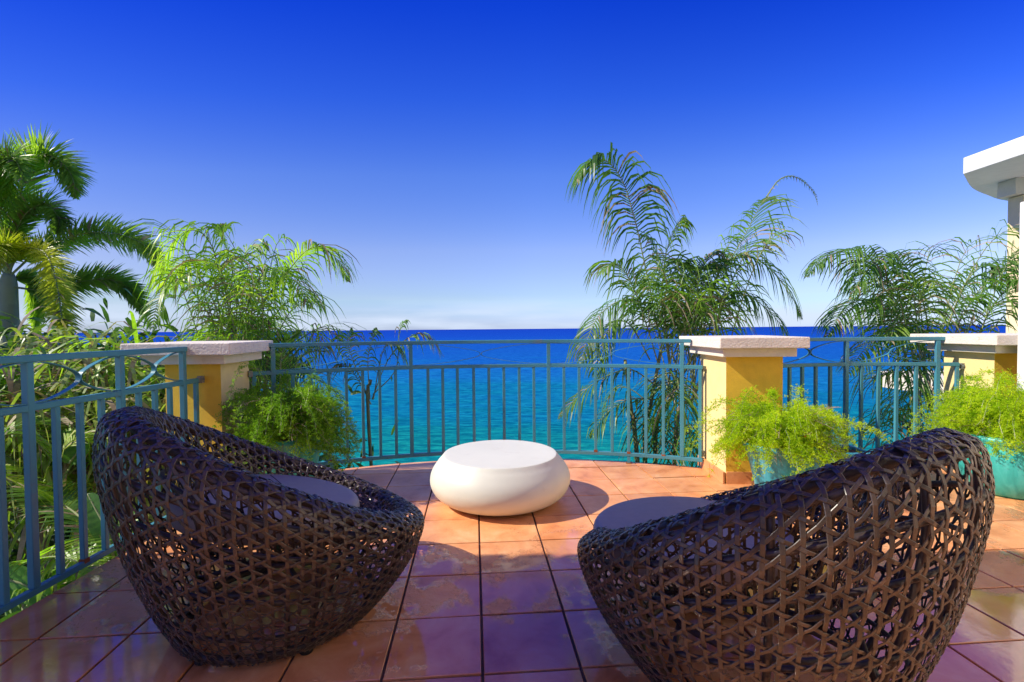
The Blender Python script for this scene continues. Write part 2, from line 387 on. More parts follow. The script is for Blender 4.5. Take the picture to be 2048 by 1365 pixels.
for j in range(-12, 12):
    for i in range(-11, 19):
        q = [tworld(i, j, s) for s in sq]
        if area(q) < 0: q.reverse()
        cx = sum(v[0] for v in q)/4; cy = sum(v[1] for v in q)/4
        c = clip_poly(outline, q)
        if len(c) < 3: continue
        # drop doubled points
        cc = []
        for v in c:
            if not cc or math.hypot(v[0]-cc[-1][0], v[1]-cc[-1][1]) > .003: cc.append(v)
        if len(cc) > 2 and math.hypot(cc[0][0]-cc[-1][0], cc[0][1]-cc[-1][1]) < .003: cc.pop()
        if len(cc) < 3: continue
        A = abs(area(cc))
        if A < .0006: continue
        inview = cy > 1.25 and abs(cx) < cy*1.10+.35
        dz = rt.uniform(-.0008, .0008)
        if not inview: far_mb.prism(cc, -.010, dz, 0, .0022); continue
        if A > abs(area(q))*.995:
            o = link('tile', full_me, floor); v = H*(.0149+i*TS)+G*(.594+j*TS)
            o.location = (v.x, v.y, dz); o.rotation_euler = (rt.uniform(-.0025, .0025), rt.uniform(-.0025, .0025), 0)
        else:
            mb = MB(); ox = sum(v[0] for v in cc)/len(cc); oy = sum(v[1] for v in cc)/len(cc)
            mb.prism([(v[0]-ox, v[1]-oy) for v in cc], -.010, 0)
            o = link('tile', mesh('tile', mb.V, mb.F, M['tile']), floor); o.location = (ox, oy, dz)
        tiles.append(o)
far_o = far_mb.build('tile_field', M['tile'], floor); far_o['kind'] = 'stuff'
print('tiles', len(tiles))
bs = MB(); bs.prism([(-1.9, -3.2), (4.5, -3.2), (4.5, 3.3), (-1.9, 3.2)], -9.0, -.262)
tagp(bs.build('terrace_base', M['cream']), kind='structure')

# ------------------------------------------------------------------ pillars
def pillar(label, body, low, cap, face_mats, skirt_faces):
    cx = sum(v[0] for v in body)/4; cy = sum(v[1] for v in body)/4
    t = thing('balcony_pillar', (cx, cy, 0), label, 'pillar', 'yellow and cream pillars between the railing sections')
    b = MB(); b.prism(body, -.25, .935); k = face_mats
    b.M[1:5] = k
    b.build('pillar_body', [M['yellow'], M['cream']], t)
    b = MB(); b.prism(low, .935, .998); smooth_edges(b.build('lower_cap_slab', M['cream_cap'], t), .004)
    b = MB(); b.prism(cap, .998, 1.076); smooth_edges(b.build('cap_slab', M['white'], t), .006)
    for (p0, p1, nrm) in skirt_faces:
        p0 = Vector(p0); p1 = Vector(p1); d = (p1-p0); n_t = max(1, round(d.length/.24)); nn = Vector(nrm)
        for q in range(n_t):
            a = p0+d*(q/n_t)+d.normalized()*.002; e = p0+d*((q+1)/n_t)-d.normalized()*.002
            s = MB(); poly = [tuple(a), tuple(e), tuple(e+nn*.012), tuple(a+nn*.012)]
            if area(poly) < 0: poly.reverse()
            s.prism(poly, .001, .088, 0, .003); s.build('skirting_tile', M['tile'], t)
    return t
M['column'] = painted('column_render', (.82, .68, .42), .85, 60, .05, .3, .003)
M['cream_cap'] = painted('cream_cap', (.76, .70, .58), .8, 70, .05, .4, .004, ((.5, .42, .32), .3))
# P2 right of the central railing; P1 left; P3 far right
P2b = [(1.564, 3.54), (1.965, 3.515), (2.05, 4.08), (1.564, 4.02)]
pillar('yellow pillar, its left side coloured pale as if sunlit, at the right end of the central curved railing, behind the leafy blue pot',
       P2b, [(1.51, 3.47), (2.03, 3.45), (2.10, 4.15), (1.51, 4.12)], [(1.46, 3.40), (2.08, 3.38), (2.2, 4.28), (1.46, 4.24)],
       [0, 0, 0, 1], [((1.552, 3.53), (1.552, 4.02), (-1, 0)), ((1.564, 3.54), (1.965, 3.515), (-.06, -.998))])
P1b = [(-2.36, 3.29), (-1.957, 3.25), (-1.99, 3.66), (-2.4, 3.7)]
pillar('weathered yellow pillar at the left corner, where the left railing ends',
       P1b, [(-2.44, 3.18), (-1.89, 3.18), (-1.925, 3.73), (-2.48, 3.75)], [(-2.50, 3.09), (-1.80, 3.09), (-1.87, 3.80), (-2.58, 3.82)],
       [0, 1, 0, 0], [((-1.957, 3.25), (-1.99, 3.66), (1, 0)), ((-2.04, 3.25), (-1.945, 3.25), (0, -1))])
P3b = [(3.70, 3.715), (4.15, 3.69), (4.2, 4.2), (3.70, 4.15)]
pillar('far right pillar with white cap, half hidden by the bushy fern at the edge of the photo',
       P3b, [(3.63, 3.64), (4.2, 3.62), (4.25, 4.28), (3.63, 4.24)], [(3.56, 3.56), (4.28, 3.54), (4.3, 4.36), (3.56, 4.34)],
       [0, 0, 0, 1], [((3.688, 3.705), (3.688, 4.1), (-1, 0)), ((3.70, 3.715), (4.15, 3.69), (-.06, -.998))])

# ------------------------------------------------------------------ railings
def scroll(mb, pathf, s0, s1):
    """two flat wrought strips bowed towards each other between posts"""
    zt, zb = 1.024, .845; prof = [(0, 1), (.3, .96), (.62, .84), (.86, .70), (.965, .60), (.99, .5), (.965, .40), (.86, .30), (.62, .16), (.3, .04), (0, 0)]
    sm = (s0+s1)/2
    for e0 in (s0+.014, s1-.014):
        pts = []
        for f, z in prof:
            s = e0+(sm-e0)*f; q, tg = pathf(s); pts.append(Vector((q.x, q.y, zb+(zt-zb)*z)))
        pts = catmull(pts, 30); V = []; F = []
        for i, p_ in enumerate(pts):
            q, tg = pathf(s0); 
            a = Vector((tg.y, -tg.x, 0)); t_ = pts[min(i+1, 30)]-pts[max(i-1, 0)]; t_.normalize(); n_ = t_.cross(a).normalized()
            for u, v in ((-.012, -.002), (.012, -.002), (.012, .002), (-.012, .002)): V.append(tuple(p_+a*u+n_*v))
        for i in range(30):
            for j in range(4): F.append((i*4+j, i*4+(j+1) % 4, i*4+4+(j+1) % 4, i*4+4+j))
        mb.add(V, F)

def railing(label, pathf, bars, posts, legs, top, mid, low, origin, brackets, zlow=.075):
    """pathf(s)->(point,tangent); bars/posts/legs: lists of s"""
    t = thing('railing', origin, label, 'railing', 'blue green metal railing sections')
    def ss(a, b, n=40): return [a+(b-a)*i/n for i in range(n+1)]
    def pts(a, b, z): return [Vector((*pathf(s)[0], z)) for s in ss(a, b)]
    b = MB(); b.sweep(pts(*top, 1.040), .034, .030); smooth_edges(b.build('top_rail', M['rail'], t), .003, 1)
    b = MB(); b.sweep(pts(*mid, .828), .028, .030); smooth_edges(b.build('middle_rail', M['rail'], t), .003, 1)
    b = MB(); b.sweep(pts(*low, zlow), .028, .030); smooth_edges(b.build('bottom_rail', M['rail'], t), .003, 1)
    def bar(name, s, w, z0, z1):
        q, tg = pathf(s); b = MB(); b.box((q.x, q.y, (z0+z1)/2), (w, w, z1-z0), math.atan2(tg.y, tg.x))
        return smooth_edges(b.build(name, M['rail'], t), .0025, 1)
    for s in bars:
        q, tg = pathf(s); bar('baluster', s, .0245, zlow+.015, .813)
    for s in posts:
        bar('post', s, .031, zlow+.0155, 1.025)
    for s in legs:
        q, tg = pathf(s); b = MB(); b.box((q.x, q.y, (zlow-.015)/2-.002), (.026, .026, zlow-.015), math.atan2(tg.y, tg.x)); leg = b.build('leg', M['rail'], t)
        b = MB(); b.box((q.x, q.y, .004), (.045, .045, .006), math.atan2(tg.y, tg.x)); b.build('foot_plate', M['rust'], t)
    rr_ = random.Random(len(bars))
    for s in rr_.sample(bars, 4)+legs:
        q, tg = pathf(s); b = MB(); b.box((q.x, q.y, zlow+rr_.uniform(.014, .02)), (.029, .0295, rr_.uniform(.010, .022)), math.atan2(tg.y, tg.x)); b.build('rust_patch', M['rust'], t)
    allp = sorted(posts)
    for a, c in zip(allp[:-1], allp[1:]):
        b = MB(); scroll(b, pathf, a, c); b.build('scroll', M['rail'], t)
    for (p0, p1) in brackets:
        p0 = Vector(p0); p1 = Vector(p1); b = MB(); b.sweep([p0, p1], .008, .032)
        d = (p1-p0).normalized(); b.box(tuple(p1), (.03, .03, .045), math.atan2(d.y, d.x))
        b.tube([p1+Vector((d.y, -d.x, 0))*.022+Vector((0, 0, 0)), p1+Vector((d.y, -d.x, 0))*.014], .009, 8)
        b.build('wall_bracket', M['bracket'], t)
    return t

RR = 3.655
def arcf(cx, cy, r):
    def f(s):      # s = x coordinate
        y = cy+math.sqrt(max(1e-6, r*r-(s-cx)**2)); tg = Vector((y-cy, -(s-cx))).normalized()
        return Vector((s, y)), tg
    return f
fc = arcf(0, .58, RR)
def s_at(f, px, lo, hi):
    k = (px-1024)/970
    for _ in range(50):
        m_ = (lo+hi)/2; q, _t = f(m_)
        if q.x/q.y < k: lo = m_
        else: hi = m_
    return m_
cpost = [545, 821, 1096.8, 1364.2]
cbar = [506, 584, 620, 656, 691, 724, 758, 790, 855, 884.5, 914, 946.5, 977, 1007, 1037.7, 1067, 1127.4, 1157.8, 1190.6, 1223.7, 1257, 1291.8, 1326.8, 1400.6]
S = lambda px: s_at(fc, px, -3, 3)
e0, _ = fc(S(506)); e1, _ = fc(S(1400.6))
railing('long curved balcony railing facing the open sea, between the two middle pillars', fc, [S(x) for x in cbar], [S(x) for x in cpost],
        [S(659), S(1257)], (S(522), S(1382)), (S(500), S(1406)), (S(500), S(1406)), (0, RR+.58, 0),
        [((e0.x, e0.y, .828), (-1.975, e0.y-.02, .828)), ((e1.x, e1.y, .815), (1.545, e1.y+.01, .815)), ((e1.x, e1.y, .125), (1.540, e1.y+.01, .125)), ((e0.x, e0.y, .125), (-1.975, e0.y-.02, .125))])
XL = -2.082
fl = lambda s: (Vector((XL-.004*(s-2), s)), Vector((0, 1)))
ybars = [3.19-.1235*k for k in range(0, 24)]
lposts = [ybars[k] for k in (1, 5, 9, 13, 17, 21)]
railing('straight railing along the left side of the terrace beside the wicker chair', fl, [y for k, y in enumerate(ybars) if k not in (1, 5, 9, 13, 17, 21)], lposts,
        [], (ybars[-1]-.1, 3.10), (ybars[-1]-.1, 3.203), (ybars[-1]-.1, 3.203), (XL, 1.7, 0), [((XL, 3.19, .83), (XL, 3.235, .83)), ((XL, 3.19, .10), (XL, 3.235, .10))], .03)
b = MB(); b.box((XL-.004, 3.106, 1.035), (.036, .014, .05)); o = b.build('rust_patch', M['rust']); o.parent = bpy.data.objects['railing.001']; o.location -= Vector(o.parent.location)
fr = arcf(2.93, 1.60, 2.48)
SR = lambda px: s_at(fr, px, 1.2, 4.6)
rbar = [1558.7, 1579.6, 1605, 1632, 1661, 1723.4, 1757.7, 1794, 1833, 1915]
e1, _ = fr(SR(1915)); e0, _ = fr(SR(1558.7))
railing('short curved railing between the two right hand pillars, behind the right wicker chair', fr, [SR(x) for x in rbar], [SR(1552), SR(1693), SR(1875.8)],
        [SR(1794)], (2.02, SR(1890)), (SR(1552), SR(1919)), (SR(1552), SR(1919)), (2.93, 4.05, 0),
        [((e1.x, e1.y, .815), (3.69, e1.y, .815)), ((e1.x, e1.y, .125), (3.685, e1.y, .125))])

# ------------------------------------------------------------------ stone table
prof = [(0, .003), (.20, .003), (.30, .006), (.385, .028), (.44, .07), (.468, .125), (.470, .175), (.455, .222), (.425, .268), (.402, .295), (.391, .309), (.384, .3175), (.372, .3225), (.30, .3232), (.15, .3235), (.001, .3235)]
pp = catmull([Vector((r, 0, z)) for r, z in prof], 60)
b = MB(); b.lathe([(max(.0005, v.x), v.z) for v in pp], (-.087, 3.27, 0), 72)
tb = b.build('pebble_table', M['table'], None, True, (-.087, 3.27, 0))
tb.scale = (1, 1, .97)
tagp(tb, 'low round white pebble shaped stone table in the middle of the terrace', 'table')

# ------------------------------------------------------------------ wicker chairs
def rim_z(th): return .607-.262*math.cos(th)+.010*math.cos(2*th)
KR = .944
def prof_at(th):
    """profile control points (r,z) from foot, over the rim, down to the seat"""
    zr = rim_z(th); zs = .262; back = (1-math.cos(th))/2; k = zr-zs; b0 = .022
    q = [(.398, b0), (.468, b0+.17*(zr-b0)), (.546, b0+.42*(zr-b0)), (.598, b0+.68*(zr-b0)), (.612, b0+.84*(zr-b0)), (.592, zr-.03),
         (.545, zr-.002), (.495, zr), (.452, zr-.028-.02*back), (.425-.01*back, zs+.72*k-.01), (.385-.03*back, zs+.36*k), (.32, zs+.10*k), (.22, zs), (.12, zs-.005)]
    return [(r*KR, z) for r, z in q]
NPR = 14
def cat2(q, t):
    m_ = len(q)-1; t = min(max(t, 0), .99999)*m_; k = int(t); f = t-k
    a = q[k-1] if k > 0 else (2*q[0][0]-q[1][0], 2*q[0][1]-q[1][1]); b_ = q[k]; c = q[k+1]
    d = q[k+2] if k+2 <= m_ else (2*q[m_][0]-q[m_-1][0], 2*q[m_][1]-q[m_-1][1])
    return tuple(.5*(2*b_[i]+(c[i]-a[i])*f+(2*a[i]-5*b_[i]+4*c[i]-d[i])*f*f+(3*b_[i]-a[i]-3*c[i]+d[i])*f**3) for i in (0, 1))
def surf(th, t):
    r, z = cat2(prof_at(th), t); return Vector((r*math.cos(th), r*math.sin(th), z))
# conformal-like table v(t), from the side profile
q0 = prof_at(R_(115)); NT = 400; vt = [0.0]; prev = cat2(q0, 0)
for i in range(1, NT+1):
    c = cat2(q0, i/NT); vt.append(vt[-1]+math.hypot(c[0]-prev[0], c[1]-prev[1])/(.16*(c[0]+prev[0])/2+.52)); prev = c
vt = np.array(vt); tt = np.linspace(0, 1, NT+1); VT = float(np.interp(.83, tt, vt))
def t_of_v(v): return float(np.interp(v, vt, tt))
# dense grid of surface points and normals for speed
GU, GV = 360, 260
gridP = np.zeros((GU, GV+1, 3))
for i in range(GU):
    th = 2*math.pi*i/GU; q = prof_at(th); c_, s2 = math.cos(th), math.sin(th)
    for j in range(GV+1):
        r, z = cat2(q, t_of_v(VT*j/GV)); gridP[i, j] = (r*c_, r*s2, z)
du = np.roll(gridP, -1, 0)-np.roll(gridP, 1, 0); dv = np.gradient(gridP, axis=1)
gridN = np.cross(du, dv); gridN /= np.linalg.norm(gridN, axis=2, keepdims=True)+1e-12
def sample(u, v):
    x = (u/(2*math.pi)*GU) % GU; y = np.clip(v/VT*GV, 0, GV-1e-6)
    i = np.floor(x).astype(int) % GU; j = np.floor(y).astype(int); fx_ = (x-np.floor(x))[:, None]; fy = (y-j)[:, None]; i2 = (i+1) % GU
    def lp(g): return (g[i, j]*(1-fx_)+g[i2, j]*fx_)*(1-fy)+(g[i, j+1]*(1-fx_)+g[i2, j+1]*fx_)*fy
    n = lp(gridN); n /= np.linalg.norm(n, axis=1, keepdims=True); return lp(gridP), n
NV = 80; au = 2*math.pi/NV; bv = au/math.cos(R_(30)); tn = math.tan(R_(30)); HW = .0024
def strand(u, v, off, w, rng):
    p, n = sample(u, v); p = p+n*off[:, None]
    tg = np.gradient(p, axis=0); tg /= np.linalg.norm(tg, axis=1, keepdims=True)+1e-12
    bn = np.cross(n, tg); bn /= np.linalg.norm(bn, axis=1, keepdims=True)+1e-12
    rr = np.hypot(p[:, 0], p[:, 1])[:, None]; ww = w*np.clip(rr/.53, .62, 1.06)
    k = len(p)
    c = [p-bn*ww*.5, p-bn*ww*.36+n*.0012, p+bn*ww*.36+n*.0012, p+bn*ww*.5, p-n*.0012]
    V = np.stack(c, 1).reshape(-1, 3)
    F = []
    for i in range(k-1):
        a = i*5
        for j in range(5):
            j2 = (j+1) % 5; F.append((a+j, a+5+j, a+5+j2, a+j2))
    return V, F
def sm_wave(mm, sign):      # alternating offset along quarter-step samples
    return sign*HW*np.cos(math.pi*mm)
rg = random.Random(5)
strand_meshes = []
for i in range(NV):
    nst = int(VT/(bv/4)); v = np.arange(nst+1)*(bv/4); v = v[v <= VT]
    u = np.full(len(v), (i+.5)*au)+.10*au*np.sin(v*5+rg.uniform(0, 6))+rg.uniform(-.06, .06)*au
    mm = (v-bv/4)/(bv/2)
    V, F = strand(u, v, sm_wave(mm-i, 1), .0114, rg); strand_meshes.append(('wicker_strand', V, F))
for fam in (1, -1):
    for k in range(NV//2):
        nst = int(VT/(tn*au/4)); q = np.arange(nst+1); v = q*(tn*au/4); q = q[v <= VT]; v = v[v <= VT]
        u = (2*k*au+q*au/4)*fam
        mm = q/2.0
        off = sm_wave(mm, 1) if fam == 1 else sm_wave(mm, -1)
        V, F = strand(u, v+rg.uniform(-.05, .05)*bv+.04*bv*np.sin(u*3+rg.uniform(0, 6)), off, .0100, rg); strand_meshes.append(('wicker_strand', V, F))
strand_me = [mesh(nm, V.tolist(), F, M['wicker'], False) for nm, V, F in strand_meshes]
# frame parts (local coordinates)
def ring_pts(t, inset, n=72):
    out = []
    for i in range(n):
        th = 2*math.pi*i/n; p_ = surf(th, t); c_ = surf(th, t+.01)-surf(th, t-.01)
        er = Vector((math.cos(th), math.sin(th), 0)); nn = Vector((c_.z*er.x, c_.z*er.y, -(c_.dot(er)))).normalized()
        out.append(p_-nn*inset)
    return out
frame_parts = []
def fpart(name, fn, m='frame', sm=True):
    b = MB(); fn(b); frame_parts.append((name, mesh(name, b.V, b.F, M[m], sm)))
tpos = lambda k: k/(NPR-1)
fpart('rim_tube', lambda b: b.tube(ring_pts(tpos(6.6), .030), .021, 10, closed=True))
for tq, r_ in ((tpos(5.0), .011), (tpos(3.9), .010), (tpos(2.9), .008), (tpos(1.9), .008), (tpos(.9), .008), (tpos(9.3), .008), (tpos(10.6), .008)):
    fpart('hoop', lambda b, tq=tq, r_=r_: b.tube(ring_pts(tq, .017), r_, 8, closed=True))
fpart('base_ring', lambda b: b.tube([(.362*math.cos(a*math.pi/24), .362*math.sin(a*math.pi/24), .034) for a in range(48)], .016, 8, closed=True))
for k in range(10):
    th = 2*math.pi*(k+.5)/10
    def f(b, th=th):
        pts = []
        for i in range(14):
            tq = .01+(tpos(6.2)-.01)*i/13; p_ = surf(th, tq); er = Vector((math.cos(th), math.sin(th), 0)); pts.append(p_-er*.026)
        b.tube(pts, .010, 8)
    fpart('upright', f)
for k in range(6):
    th = R_(30+60*k)
    def f(b, th=th):
        c_ = Vector((.345*math.cos(th), .345*math.sin(th), 0))
        b.lathe([(.001, 0), (.020, 0), (.024, .005), (.022, .020), (.012, .024), (.001, .024)], tuple(c_), 14)
    fpart('foot', f, 'rubber')
def f(b):
    b.tube([(.30*math.cos(a*math.pi/24), .30*math.sin(a*math.pi/24), .222) for a in range(48)], .011, 8, closed=True)
    for a in (0, 45, 90, 135):
        c_, s2 = math.cos(R_(a)), math.sin(R_(a)); b.tube([(.30*c_, .30*s2, .222), (-.30*c_, -.30*s2, .222)], .009, 8)
    for k in range(6):
        th = R_(60*k+20); b.tube([(.30*math.cos(th), .30*math.sin(th), .222), (.355*math.cos(th), .355*math.sin(th), .04)], .009, 8)
fpart('seat_frame', f)
def chair(loc, rotz, label):
    t = thing('wicker_chair', loc, label, 'chair', 'round wicker lounge chairs', rotz)
    for me in strand_me: link('wicker_strand', me, t)
    for nm, me in frame_parts: link(nm, me, t)
    return t
ch1 = chair((-.958, 1.98, 0), R_(38), 'round dark wicker lounge chair on the left, in front of the straight railing')
ch2 = chair((.80, 1.619, 0), R_(122), 'round dark wicker lounge chair on the right, nearest the camera')

def cushion(loc, r, h, tilt, rotz, label):
    prof = []
    for i in range(33):
        a = -math.pi/2+math.pi*i/32; ca, sa = math.cos(a), math.sin(a)
        rr_ = (r-h*.5)+(h*.5)*abs(ca)**.8 if True else 0
        prof.append((max(.0005, rr_ if i not in (0, 32) else 0), h*.5*(1 if sa > 0 else -1)*abs(sa)**.75))
    inner = [(r-h*.5)*k for k in (.0005, .25, .5, .75, .92)]
    prof = [(x, -h*.5-h*.05*(1-(x/(r-h*.5))**2)) for x in inner]+prof[1:-1]+[(x, h*.5+h*.10*(1-(x/(r-h*.5))**2)) for x in reversed(inner)]
    b = MB(); b.lathe(prof, (0, 0, 0), 64)
    o = b.build('round_cushion', M['cushion'], None, True)
    o.location = loc; o.rotation_euler = (0, tilt, rotz)
    tagp(o, label, 'cushion', 'round seat cushions')
    # seams: piping round the edge and a stitched line across the top
    s = MB()
    s.tube([(r*.985*math.cos(a*math.pi/32), r*.985*math.sin(a*math.pi/32), .0) for a in range(64)], .0045, 6, closed=True)
    q = []
    for i in range(25):
        y = -r*.86+2*r*.86*i/24; rr_ = abs(y)/(r-h*.5)
        q.append((.05, y, h*.5+h*.10*(1-min(1, rr_)**2)-(.028 if rr_ > .97 else 0)*(rr_-.97)/.2))
    s.tube(q, .0022, 5)
    link('seam', mesh('seam', s.V, s.F, M['cushion_seam'], True), o)
    return o
M['cushion_seam'] = painted('cushion_seam', (.07, .06, .075), .6, 60, .1, .1, .001)
f1 = Vector((math.cos(R_(38)), math.sin(R_(38)), 0)); f2 = Vector((math.cos(R_(122)), math.sin(R_(122)), 0))
cushion(Vector((-1.02, 2.02, .420)), .36, .11, R_(10), R_(38), 'pale grey round cushion lying inside the left wicker chair')
cushion(Vector((.80, 1.619, .362))+f2*.25, .36, .09, R_(3), R_(122), 'grey round cushion sticking out over the front rim of the right wicker chair')

# ------------------------------------------------------------------ potted ferns
def fern_arrays(seed, n_stem, reach, rise, arms=None, squash=1.0):
    """arching stems clothed with short needles"""
    rs = np.random.RandomState(seed); stems = []; V = []; F = []
    SV = MB()
    for k in range(n_stem):
        az = rs.uniform(0, 2*math.pi); L_ = rs.uniform(.3, 1.0)**.8*reach
        lift = rs.uniform(.05, 1.15)**1.0*rise*(1.25 if rs.random_sample() < .12 else .85)
        if arms is not None and k < len(arms): az, L_, lift = arms[k]
        n = 26; tq = np.linspace(0, 1, n)
        x = L_*tq*(1-.15*tq); z = lift*(2.1*tq-1.6*tq**2)-.22*L_*tq**3*rs.uniform(.3, 2.4)
        wob = np.cumsum(rs.normal(0, .008, n))
        P_ = np.stack([x*math.cos(az)-wob*math.sin(az), (x*math.sin(az)+wob*math.cos(az))*squash, z], 1)
        st = rs.uniform(.03, .06); P_ += np.array([math.cos(az)*st, math.sin(az)*st, 0])
        SV.tube([tuple(v) for v in P_[::3]], .0014, 3)
        # side branchlets
        for i in range(5, n):
            for s_i in range(3):
                d = rs.normal(0, 1, 3); d[2] *= .55; d /= np.linalg.norm(d); bl = rs.uniform(.03, .075)*(1.15-tq[i]*.6)
                c = P_[i]
                nn_ = 11
                f_ = rs.uniform(.1, 1.0, nn_)[:, None]; base = c+d*bl*f_+rs.normal(0, .002, (nn_, 3))
                dd = rs.normal(0, 1, (nn_, 3))+d*1.0; dd /= np.linalg.norm(dd, axis=1, keepdims=True)
                ln = rs.uniform(.008, .016, nn_)[:, None]; wd = np.cross(dd, rs.normal(0, 1, (nn_, 3))); wd /= np.linalg.norm(wd, axis=1, keepdims=True)+1e-9
                w_ = .0021
                stems.append(np.stack([base-wd*w_*.4, base+dd*ln*.55-wd*w_, base+dd*ln, base+dd*ln*.55+wd*w_], 1))
    A = np.concatenate(stems, 0); k = len(A)
    V = A.reshape(-1, 3); F = np.arange(k*4).reshape(-1, 4)
    return V, F, SV
def np_mesh(name, V, F, m):
    me = bpy.data.meshes.new(name); me.vertices.add(len(V)); me.vertices.foreach_set('co', V.astype(np.float32).ravel())
    nf, k = F.shape; me.loops.add(nf*k); me.loops.foreach_set('vertex_index', F.astype(np.int32).ravel())
    me.polygons.add(nf); me.polygons.foreach_set('loop_start', np.arange(0, nf*k, k, dtype=np.int32))
    me.materials.append(m); me.update(calc_edges=True); me.validate(); return me
def potted_fern(loc, label, potprof, potmat, rimz, seed, n, reach, rise, fmat, group, arms=None, twigs=40, berries=0, mid=None):
    t = thing('potted_fern', loc, label, 'potted plant', group)
    b = MB(); b.lathe(potprof, tuple(loc), 40); o = b.build('pot', potmat, t, True)
    rr_ = max(r for r, z in potprof if z > rimz-.06)
    b = MB(); b.lathe([(.001, rimz-.03), (rr_*.55, rimz-.022), (rr_*.86, rimz-.035)], tuple(loc), 24); b.build('soil', M['soil'], t, True)
    V, F, SV = fern_arrays(seed, n, reach, rise, arms)
    o = link('foliage', np_mesh('foliage', V, F, fmat), t, (0, 0, rimz-.02))
    link('stems', mesh('stems', SV.V, SV.F, M['rachis']), t, (0, 0, rimz-.02))
    rs = random.Random(seed); b = MB()
    for k in range(twigs):
        a = rs.uniform(0, 6.28); r0 = rs.uniform(.05, .3)*reach; z0 = rimz+rs.uniform(-.05, .45)*rise
        p_ = Vector((r0*math.cos(a), r0*math.sin(a), z0)); d = Vector((math.cos(a)+rs.uniform(-.6, .6), math.sin(a)+rs.uniform(-.6, .6), rs.uniform(-.5, .6))).normalized()
        pts = [p_]
        for q in range(5): pts.append(pts[-1]+(d+Vector((rs.uniform(-.3, .3), rs.uniform(-.3, .3), -.12*q))).normalized()*.055*reach/.45)
        b.tube(pts, .0013, 3)
        for q in range(1, 5):
            for z_ in range(3):
                e = pts[q]+Vector((rs.uniform(-1, 1), rs.uniform(-1, 1), rs.uniform(-.6, .9)))*.035; b.tube([pts[q], e], .0008, 3)
    link('dry_stems', mesh('dry_stems', b.V, b.F, M['twig']), t)
    for k in range(berries):
        a = -math.pi/2+rs.uniform(-.9, .9); r0 = reach*rs.uniform(.35, .6)
        b = MB(); b.lathe([(.0005, -.006), (.005, -.003), (.0055, .002), (.0005, .006)], (r0*math.cos(a), r0*math.sin(a), rimz+rs.uniform(0, .2)), 8)
        link('berry', mesh('berry', b.V, b.F, M['red'], True), t)
    return t
g = 'asparagus ferns in glazed pots'
pot_a = [(.001, .0), (.13, .0), (.15, .02), (.175, .16), (.195, .32), (.20, .38), (.215, .39), (.215, .42), (.195, .425), (.185, .40), (.18, .37), (.001, .36)]
fe = potted_fern(Vector((-1.56, 3.38, .0)), 'light green fern in a teal pot behind the left wicker chair', pot_a, M['pot_teal'], .42, 11, 240, .48, .58, M['fern_cool'], g,
            [(2.9, .62, .15), (3.3, .66, .10), (2.6, .55, .3), (.1, .50, .2), (-.2, .5, .05), (-.4, .5, -.05), (0, .46, -.1)]*2, 46)
pot_b = [(.001, .0), (.12, .0), (.14, .015), (.155, .1), (.19, .25), (.215, .33), (.235, .345), (.235, .37), (.21, .375), (.195, .35), (.001, .33)]
fe = potted_fern(Vector((1.80, 3.26, .0)), 'yellow green fern with red berries in a blue pot by the right middle pillar', pot_b, M['pot_blue'], .37, 12, 220, .45, .42, M['fern'], g,
            [(2.9, .62, .25), (3.2, .5, .1), (2.7, .55, .45), (.1, .72, .30), (-.1, .78, .25), (.3, .70, .35), (1.6, .1, .52), (-1.2, .35, -.25), (-1.6, .3, -.25)]*2, 40, 5)
pot_c = [(.001, .0), (.19, .0), (.22, .02), (.27, .12), (.29, .24), (.285, .33), (.275, .36), (.30, .375), (.30, .40), (.27, .405), (.25, .37), (.001, .35)]
fe = potted_fern(Vector((3.42, 3.32, .0)), 'yellow green fern in a wide turquoise pot at the right edge of the photo', pot_c, M['pot_turq'], .40, 13, 260, .52, .48, M['fern'], g,
            [(2.9, .72, .35), (3.2, .66, .22), (2.7, .62, .45), (2.4, .3, .5), (2.5, .25, .6), (-1.4, .4, -.2)]*2, 30)
# low planter by the right railing
t = thing('low_planter', (2.36, 3.62, 0), 'low square light blue planter with bare soil in front of the short right railing', 'planter')
b = MB(); b.prism([(2.12, 3.50), (2.60, 3.50), (2.60, 3.74), (2.12, 3.74)], .002, .20); smooth_edges(b.build('planter_box', M['pot_blue'], t), .012, 3)
b = MB()
for (c, sz) in (((2.36, 3.495, .215), (.52, .03, .03)), ((2.36, 3.745, .215), (.52, .03, .03)), ((2.115, 3.62, .215), (.03, .22, .03)), ((2.605, 3.62, .215), (.03, .22, .03))): b.box(c, sz)
smooth_edges(b.build('rim', M['pot_blue'], t), .008, 2)
b = MB(); rs = random.Random(2); nx = 12
V = []; F = []
for i in range(nx+1):
    for j in range(7): V.append((2.14+.44*i/nx, 3.52+.20*j/6, .205+rs.uniform(-.008, .02)))
for i in range(nx):
    for j in range(6): F.append((i*7+j, (i+1)*7+j, (i+1)*7+j+1, i*7+j+1))
b.add(V, F); b.build('soil', M['soil'], t, True)

